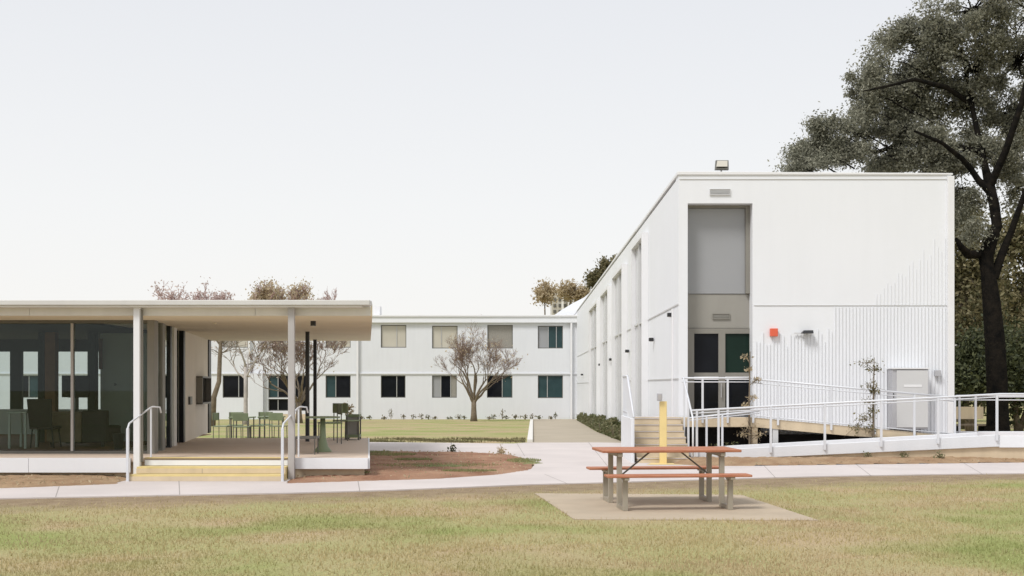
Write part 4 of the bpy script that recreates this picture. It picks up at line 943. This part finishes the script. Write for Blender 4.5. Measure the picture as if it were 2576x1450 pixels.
for (px,py) in [(2160,215),(2185,240),(2205,200),(2175,280),(2230,150),(2215,180),(2245,120),(2090,340),(2060,365),(2040,380),(2010,400),(1990,420),(2130,330),(2150,360),(2260,100),(2290,70),(2240,265),(2210,310),(2075,310),(2225,330)]:
    c = Vector(q(px,py,rr.uniform(.2,1.4)))
    inner = Vector(q(px+110,py+45,.8)); Bt.tube([inner, inner.lerp(c,.55)+Vector((0,0,.12)), c], [.03,.018,.006], 4, cap=False)
    for k in range(5):
        e_ = c+Vector((rr.uniform(-.35,.2),rr.uniform(-.3,.3),rr.uniform(-.2,.35))); Bt.tube([c, e_], [.008,.003], 3, cap=False)
        if rr.random() < .55: cl.append(e_)
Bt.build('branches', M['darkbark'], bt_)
C = np.array([tuple(p) for p in cl]); n = 210000; idx = rng.integers(0, len(C), n)
sz = .10+.15*rng.random((len(C),1))**1.5; P = C[idx]+rng.normal(size=(n,3))*sz[idx]*np.array([1,1,.8])
leaves_mesh('crown', P, .047, M['lf_big'], bt_)
# background trees and shrubs at the right
for k, (x, y_, cr, lf, n, ls, lb) in enumerate([
   (AX(2425,52),52,[(AX(2430,52),52,6.2,1.3,1.3,1.6),(AX(2460,52),52,4.2,1.6,1.3,1.5),(AX(2415,52),52,8.2,.9,1,1.0)],'lf_olive',13000,.12,'olive brown tree just right of the hall corner, behind the large trunk'),
   (AX(2520,56),56,[(AX(2540,56),56,5.2,2.2,1.5,2.6),(AX(2590,56),56,8,2,1.5,2)],'lf_olive',15000,.13,'broad olive tree behind the large trunk at the right edge'),
   (AX(2440,46),46,[(AX(2445,46),46,1.9,1.3,1,1.3),(AX(2480,46),46,2.4,1.2,1,1.2)],'lf_dark',14000,.10,'dark green bush between the hall corner and the large trunk'),
   (AX(2560,47),47,[(AX(2560,47),47,2.2,1.6,1,1.9),(AX(2640,47),47,2.2,1.6,1,1.9)],'lf_dark',12000,.11,'dark green bush right of the large trunk'),
   (AX(2400,70),70,[(AX(2400,70),70,5,3,2,3.5),(AX(2480,70),70,4.4,3,2,3.4),(AX(2580,70),70,5,3,2,4)],'lf_olive',22000,.17,'far olive tree mass closing the view at the right')]):
    leafy('shrubby_tree' if lf == 'lf_olive' else 'bush', lb, (x,y_,gz(y_)), cr, lf, n, ls, seed=70+k, clump=.4, nc=40)
# far tree line that closes the horizon to the right, beyond everything
for k in range(7):
    x = 26+k*9; y_ = 92+3*(k%2)
    leafy('horizon_tree', 'far olive tree in the row along the horizon at the right', (x,y_,-.6), [(x,y_,4,4.2,2.5,3.2),(x+1.5,y_,6.5,2.8,2,1.8)], 'lf_olive', 6000, .3, seed=90+k, clump=.7, nc=40, group='far trees along the right horizon')
# garden shelter and bench beyond the platform
g = thing('garden_shelter', (AX(2420,50), 50, -.3), 'white-roofed reddish garden shelter glimpsed beside the hall corner', 'shelter')
box(AX(2385,49), AX(2446,49), 49, 51, AZ(884,49), AZ(879,49)).build('roof', M['wallw'], g, .01)
box(AX(2385,49), AX(2446,49), 48.8, 51.2, AZ(872,49), AZ(867,49)).build('ridge_cap', M['wallw'], g, .01)
box(AX(2387,49), AX(2440,49), 49.3, 50.8, AZ(884,49)-.45, AZ(884,49)-.005).build('wall', M['brick'], g)
for px in (2392,2436): box(AX(px,49), AX(px,49)+.1, 49.3, 49.4, -.3, AZ(884,49)-.46).build('post', M['bark'], g)
g = thing('park_bench', (AX(2440,38), 38, gz(38)), 'weathered brown timber bench on the grass behind the platform railing', 'bench')
box(AX(2398,38), AX(2482,38), 37.8, 38.25, gz(38)+.42, gz(38)+.47).build('seat', M['bark'], g)
box(AX(2398,38), AX(2482,38), 38.27, 38.32, gz(38)+.62, gz(38)+1.0).build('backrest', M['rampbeige'], g)
for px in (2406,2474): box(AX(px,38)-.04, AX(px,38)+.04, 37.85, 38.35, gz(38), gz(38)+.42).build('leg', M['darkbark'], g)

# ------------------------------------------------------------ planting
hp = thing('hedge', (2.9, 50, -.2), 'low grey green hedge along the foot of the hall side wall by the tan walkway', 'hedge')
n = 30000; y = 30+rng.random(n)**1.6*46; t = rng.random(n)
xl = np.interp(y, [28.5,34.4,47,80], [AX(1590,28.5),AX(1572,34.4)-.0,AX(1503,47),AX(1448,80)]); xr = 3.4-(y-28)*.0054-.25
xr = np.maximum(xr, xl+.15)
hh = np.interp(y, [30,36,50,80], [.42,.52,.5,.4])
gzv = np.where(y<33,0,-.6*np.minimum(1,(y-33)/47))
X = xl+(xr-xl)*t; Z = gzv+rng.random(n)**.7*hh*np.clip(.55+t*1.4,0,1)*(.75+.25*np.sin(y*2.1+t*5)+.25*np.sin(y*.9+1))
leaves_mesh('foliage', np.stack([X,y,Z],1), .085, M['lf_hedge'], hp)
# core mass of stems so it is not hollow
A = MB()
for k in range(160):
    y_ = 30+random.random()**1.6*46; xl_ = np.interp(y_, [28.5,34.4,47,80], [AX(1590,28.5),AX(1572,34.4),AX(1503,47),AX(1448,80)]); x_ = random.uniform(xl_, 3.0)
    A.tube([(x_,y_,gz(y_)-.02),(x_+random.uniform(-.1,.1),y_,gz(y_)+.4)], [.012,.005], 4)
A.build('stems', M['bark'], hp)['kind'] = 'stuff'
# row of seedlings with stakes at the foot of the white block
sx0 = [885,905,935,960,985,1010,1035,1060,1075,1100,1128,1150,1165,1228,1245,1265,1280,1300,1322,1345,1360,1380,1400]
looks = ['tiny staked seedling', 'small brown seedling', 'little twiggy seedling']
def where(px):
    if px < 958: return 'in front of the white block left of the doorless wall'
    return ''
for k, px in enumerate(sx0):
    px += random.uniform(-7,7); dd_ = 79.0+random.uniform(-.6,.3); x = AX(px,dd_); z = gz(dd_); h = random.choice([.22,.35,.5,.28,.7,.4])
    g = thing('seedling', (x,dd_,z), 'staked seedling, number unclear', 'seedling', 'row of seedlings at the foot of the white block')
    MB().tube([(x,dd_,z),(x+.02,dd_,z+h)], .035 if k%5==3 else .02, 5).build('stake', M['bark'], g)
    leaves_mesh('foliage', np.array([x,dd_,z+h*.5])+rng.normal(size=(40,3))*np.array([.09,.06,h*.2]), .07, M['lf_olive' if k%2 else 'lf_hedge'], g)
    ref = min([(958,'dark window'),(1087,'grey window'),(1225,'mottled window'),(1353,'teal window')], key=lambda q_: abs(q_[0]+30-px))
    g['label'] = 'small brown staked seedling in the row along the foot of the white block'
# saplings by the ramp
def sapling(px, d, zb, top, clumps, lb, leaf, n=260, sp_=.09):
    g = thing('sapling', (AX(px,d), d, zb), lb, 'sapling'); x = AX(px,d)
    A = MB(); zt_ = AZ(top,d); A.tube([(x,d,zb),(x-.01,d,zb+(zt_-zb)*.5),(x+.01,d,zt_)], [.028,.02,.008], 6)
    P = []
    for (cx,cy,r) in clumps:
        c = np.array([AX(cx,d),d,AZ(cy,d)]); P.append(c+rng.normal(size=(n,3))*r*sp_*10*np.array([1,1,.6]))
        A.tube([(x,d,c[2]-.12),tuple(c)], [.012,.005], 4)
        for _ in range(6):
            e_ = c+rng.normal(size=3)*r*1.2; A.tube([tuple(c),tuple(e_)], [.006,.003], 3)
    A.build('trunk', M['bark'], g); leaves_mesh('crown', np.concatenate(P), .038, M[leaf], g)
sapling(2198,26.87,.02,900,[(2180,915,.12),(2200,930,.08),(2190,970,.10),(2200,985,.06),(2185,1010,.07),(2195,1035,.09),(2175,1052,.10),(2190,1078,.08),(2150,1075,.11)], 'thin leafy sapling in front of the ribbed wall left of the cabinet', 'lf_olive', 60)
sapling(1886,26.87,.02,885,[(1876,900,.06),(1885,930,.05),(1905,955,.05),(1893,1000,.06),(1876,1022,.06),(1886,1075,.12),(1905,1095,.10),(1870,1095,.08)], 'dry twiggy sapling at the right side of the entrance by the ramp', 'lf_tan', 45)
# shrubs under and beside the ramp
for px, d, n, lf, lb in ((1835,26.87,700,'lf_hedge','low green grass clump in front of the dark undercroft'),):
    g = thing('shrub', (AX(px,d),d,0), lb, 'shrub')
    leaves_mesh('foliage', np.array([AX(px,d),d,.15])+rng.normal(size=(n,3))*np.array([.22,.04,.09]), .035, M[lf], g)
    MB().tube([(AX(px,d),d,0),(AX(px,d),d,.2)], .01, 4).build('stems', M['bark'], g)
for px, lb in ((2183,'weedy sprout by the ramp base wall below the cabinet, leftmost'),(2275,'weedy sprout by the ramp base wall, second from the left'),(2363,'weedy sprout by the ramp base wall, rightmost')):
    d = 25.4; x = AX(px,d); g = thing('weed', (x,d,.06), lb, 'weed')
    leaves_mesh('foliage', np.array([x,d,.13])+rng.normal(size=(70,3))*np.array([.05,.03,.05]), .035, M['lf_hedge'], g)
    MB().tube([(x,d,.04),(x,d,.2)], .006, 4).build('stem', M['bark'], g)
for px, py, lb in ((1137,1142,'dark weed growing from the rear edge of the red soil island'),(1261,1145,'straw coloured tuft at the rear edge of the red soil island')):
    x, d = GP(px,py); g = thing('weed', (x,d,.03), lb, 'weed')
    leaves_mesh('foliage', np.array([x,d,.09])+rng.normal(size=(90,3))*np.array([.05,.04,.05]), .04, M['lf_dark' if px<1200 else 'lf_tan'], g)
    MB().tube([(x,d,.02),(x,d,.2)], .006, 4).build('stem', M['bark'], g)
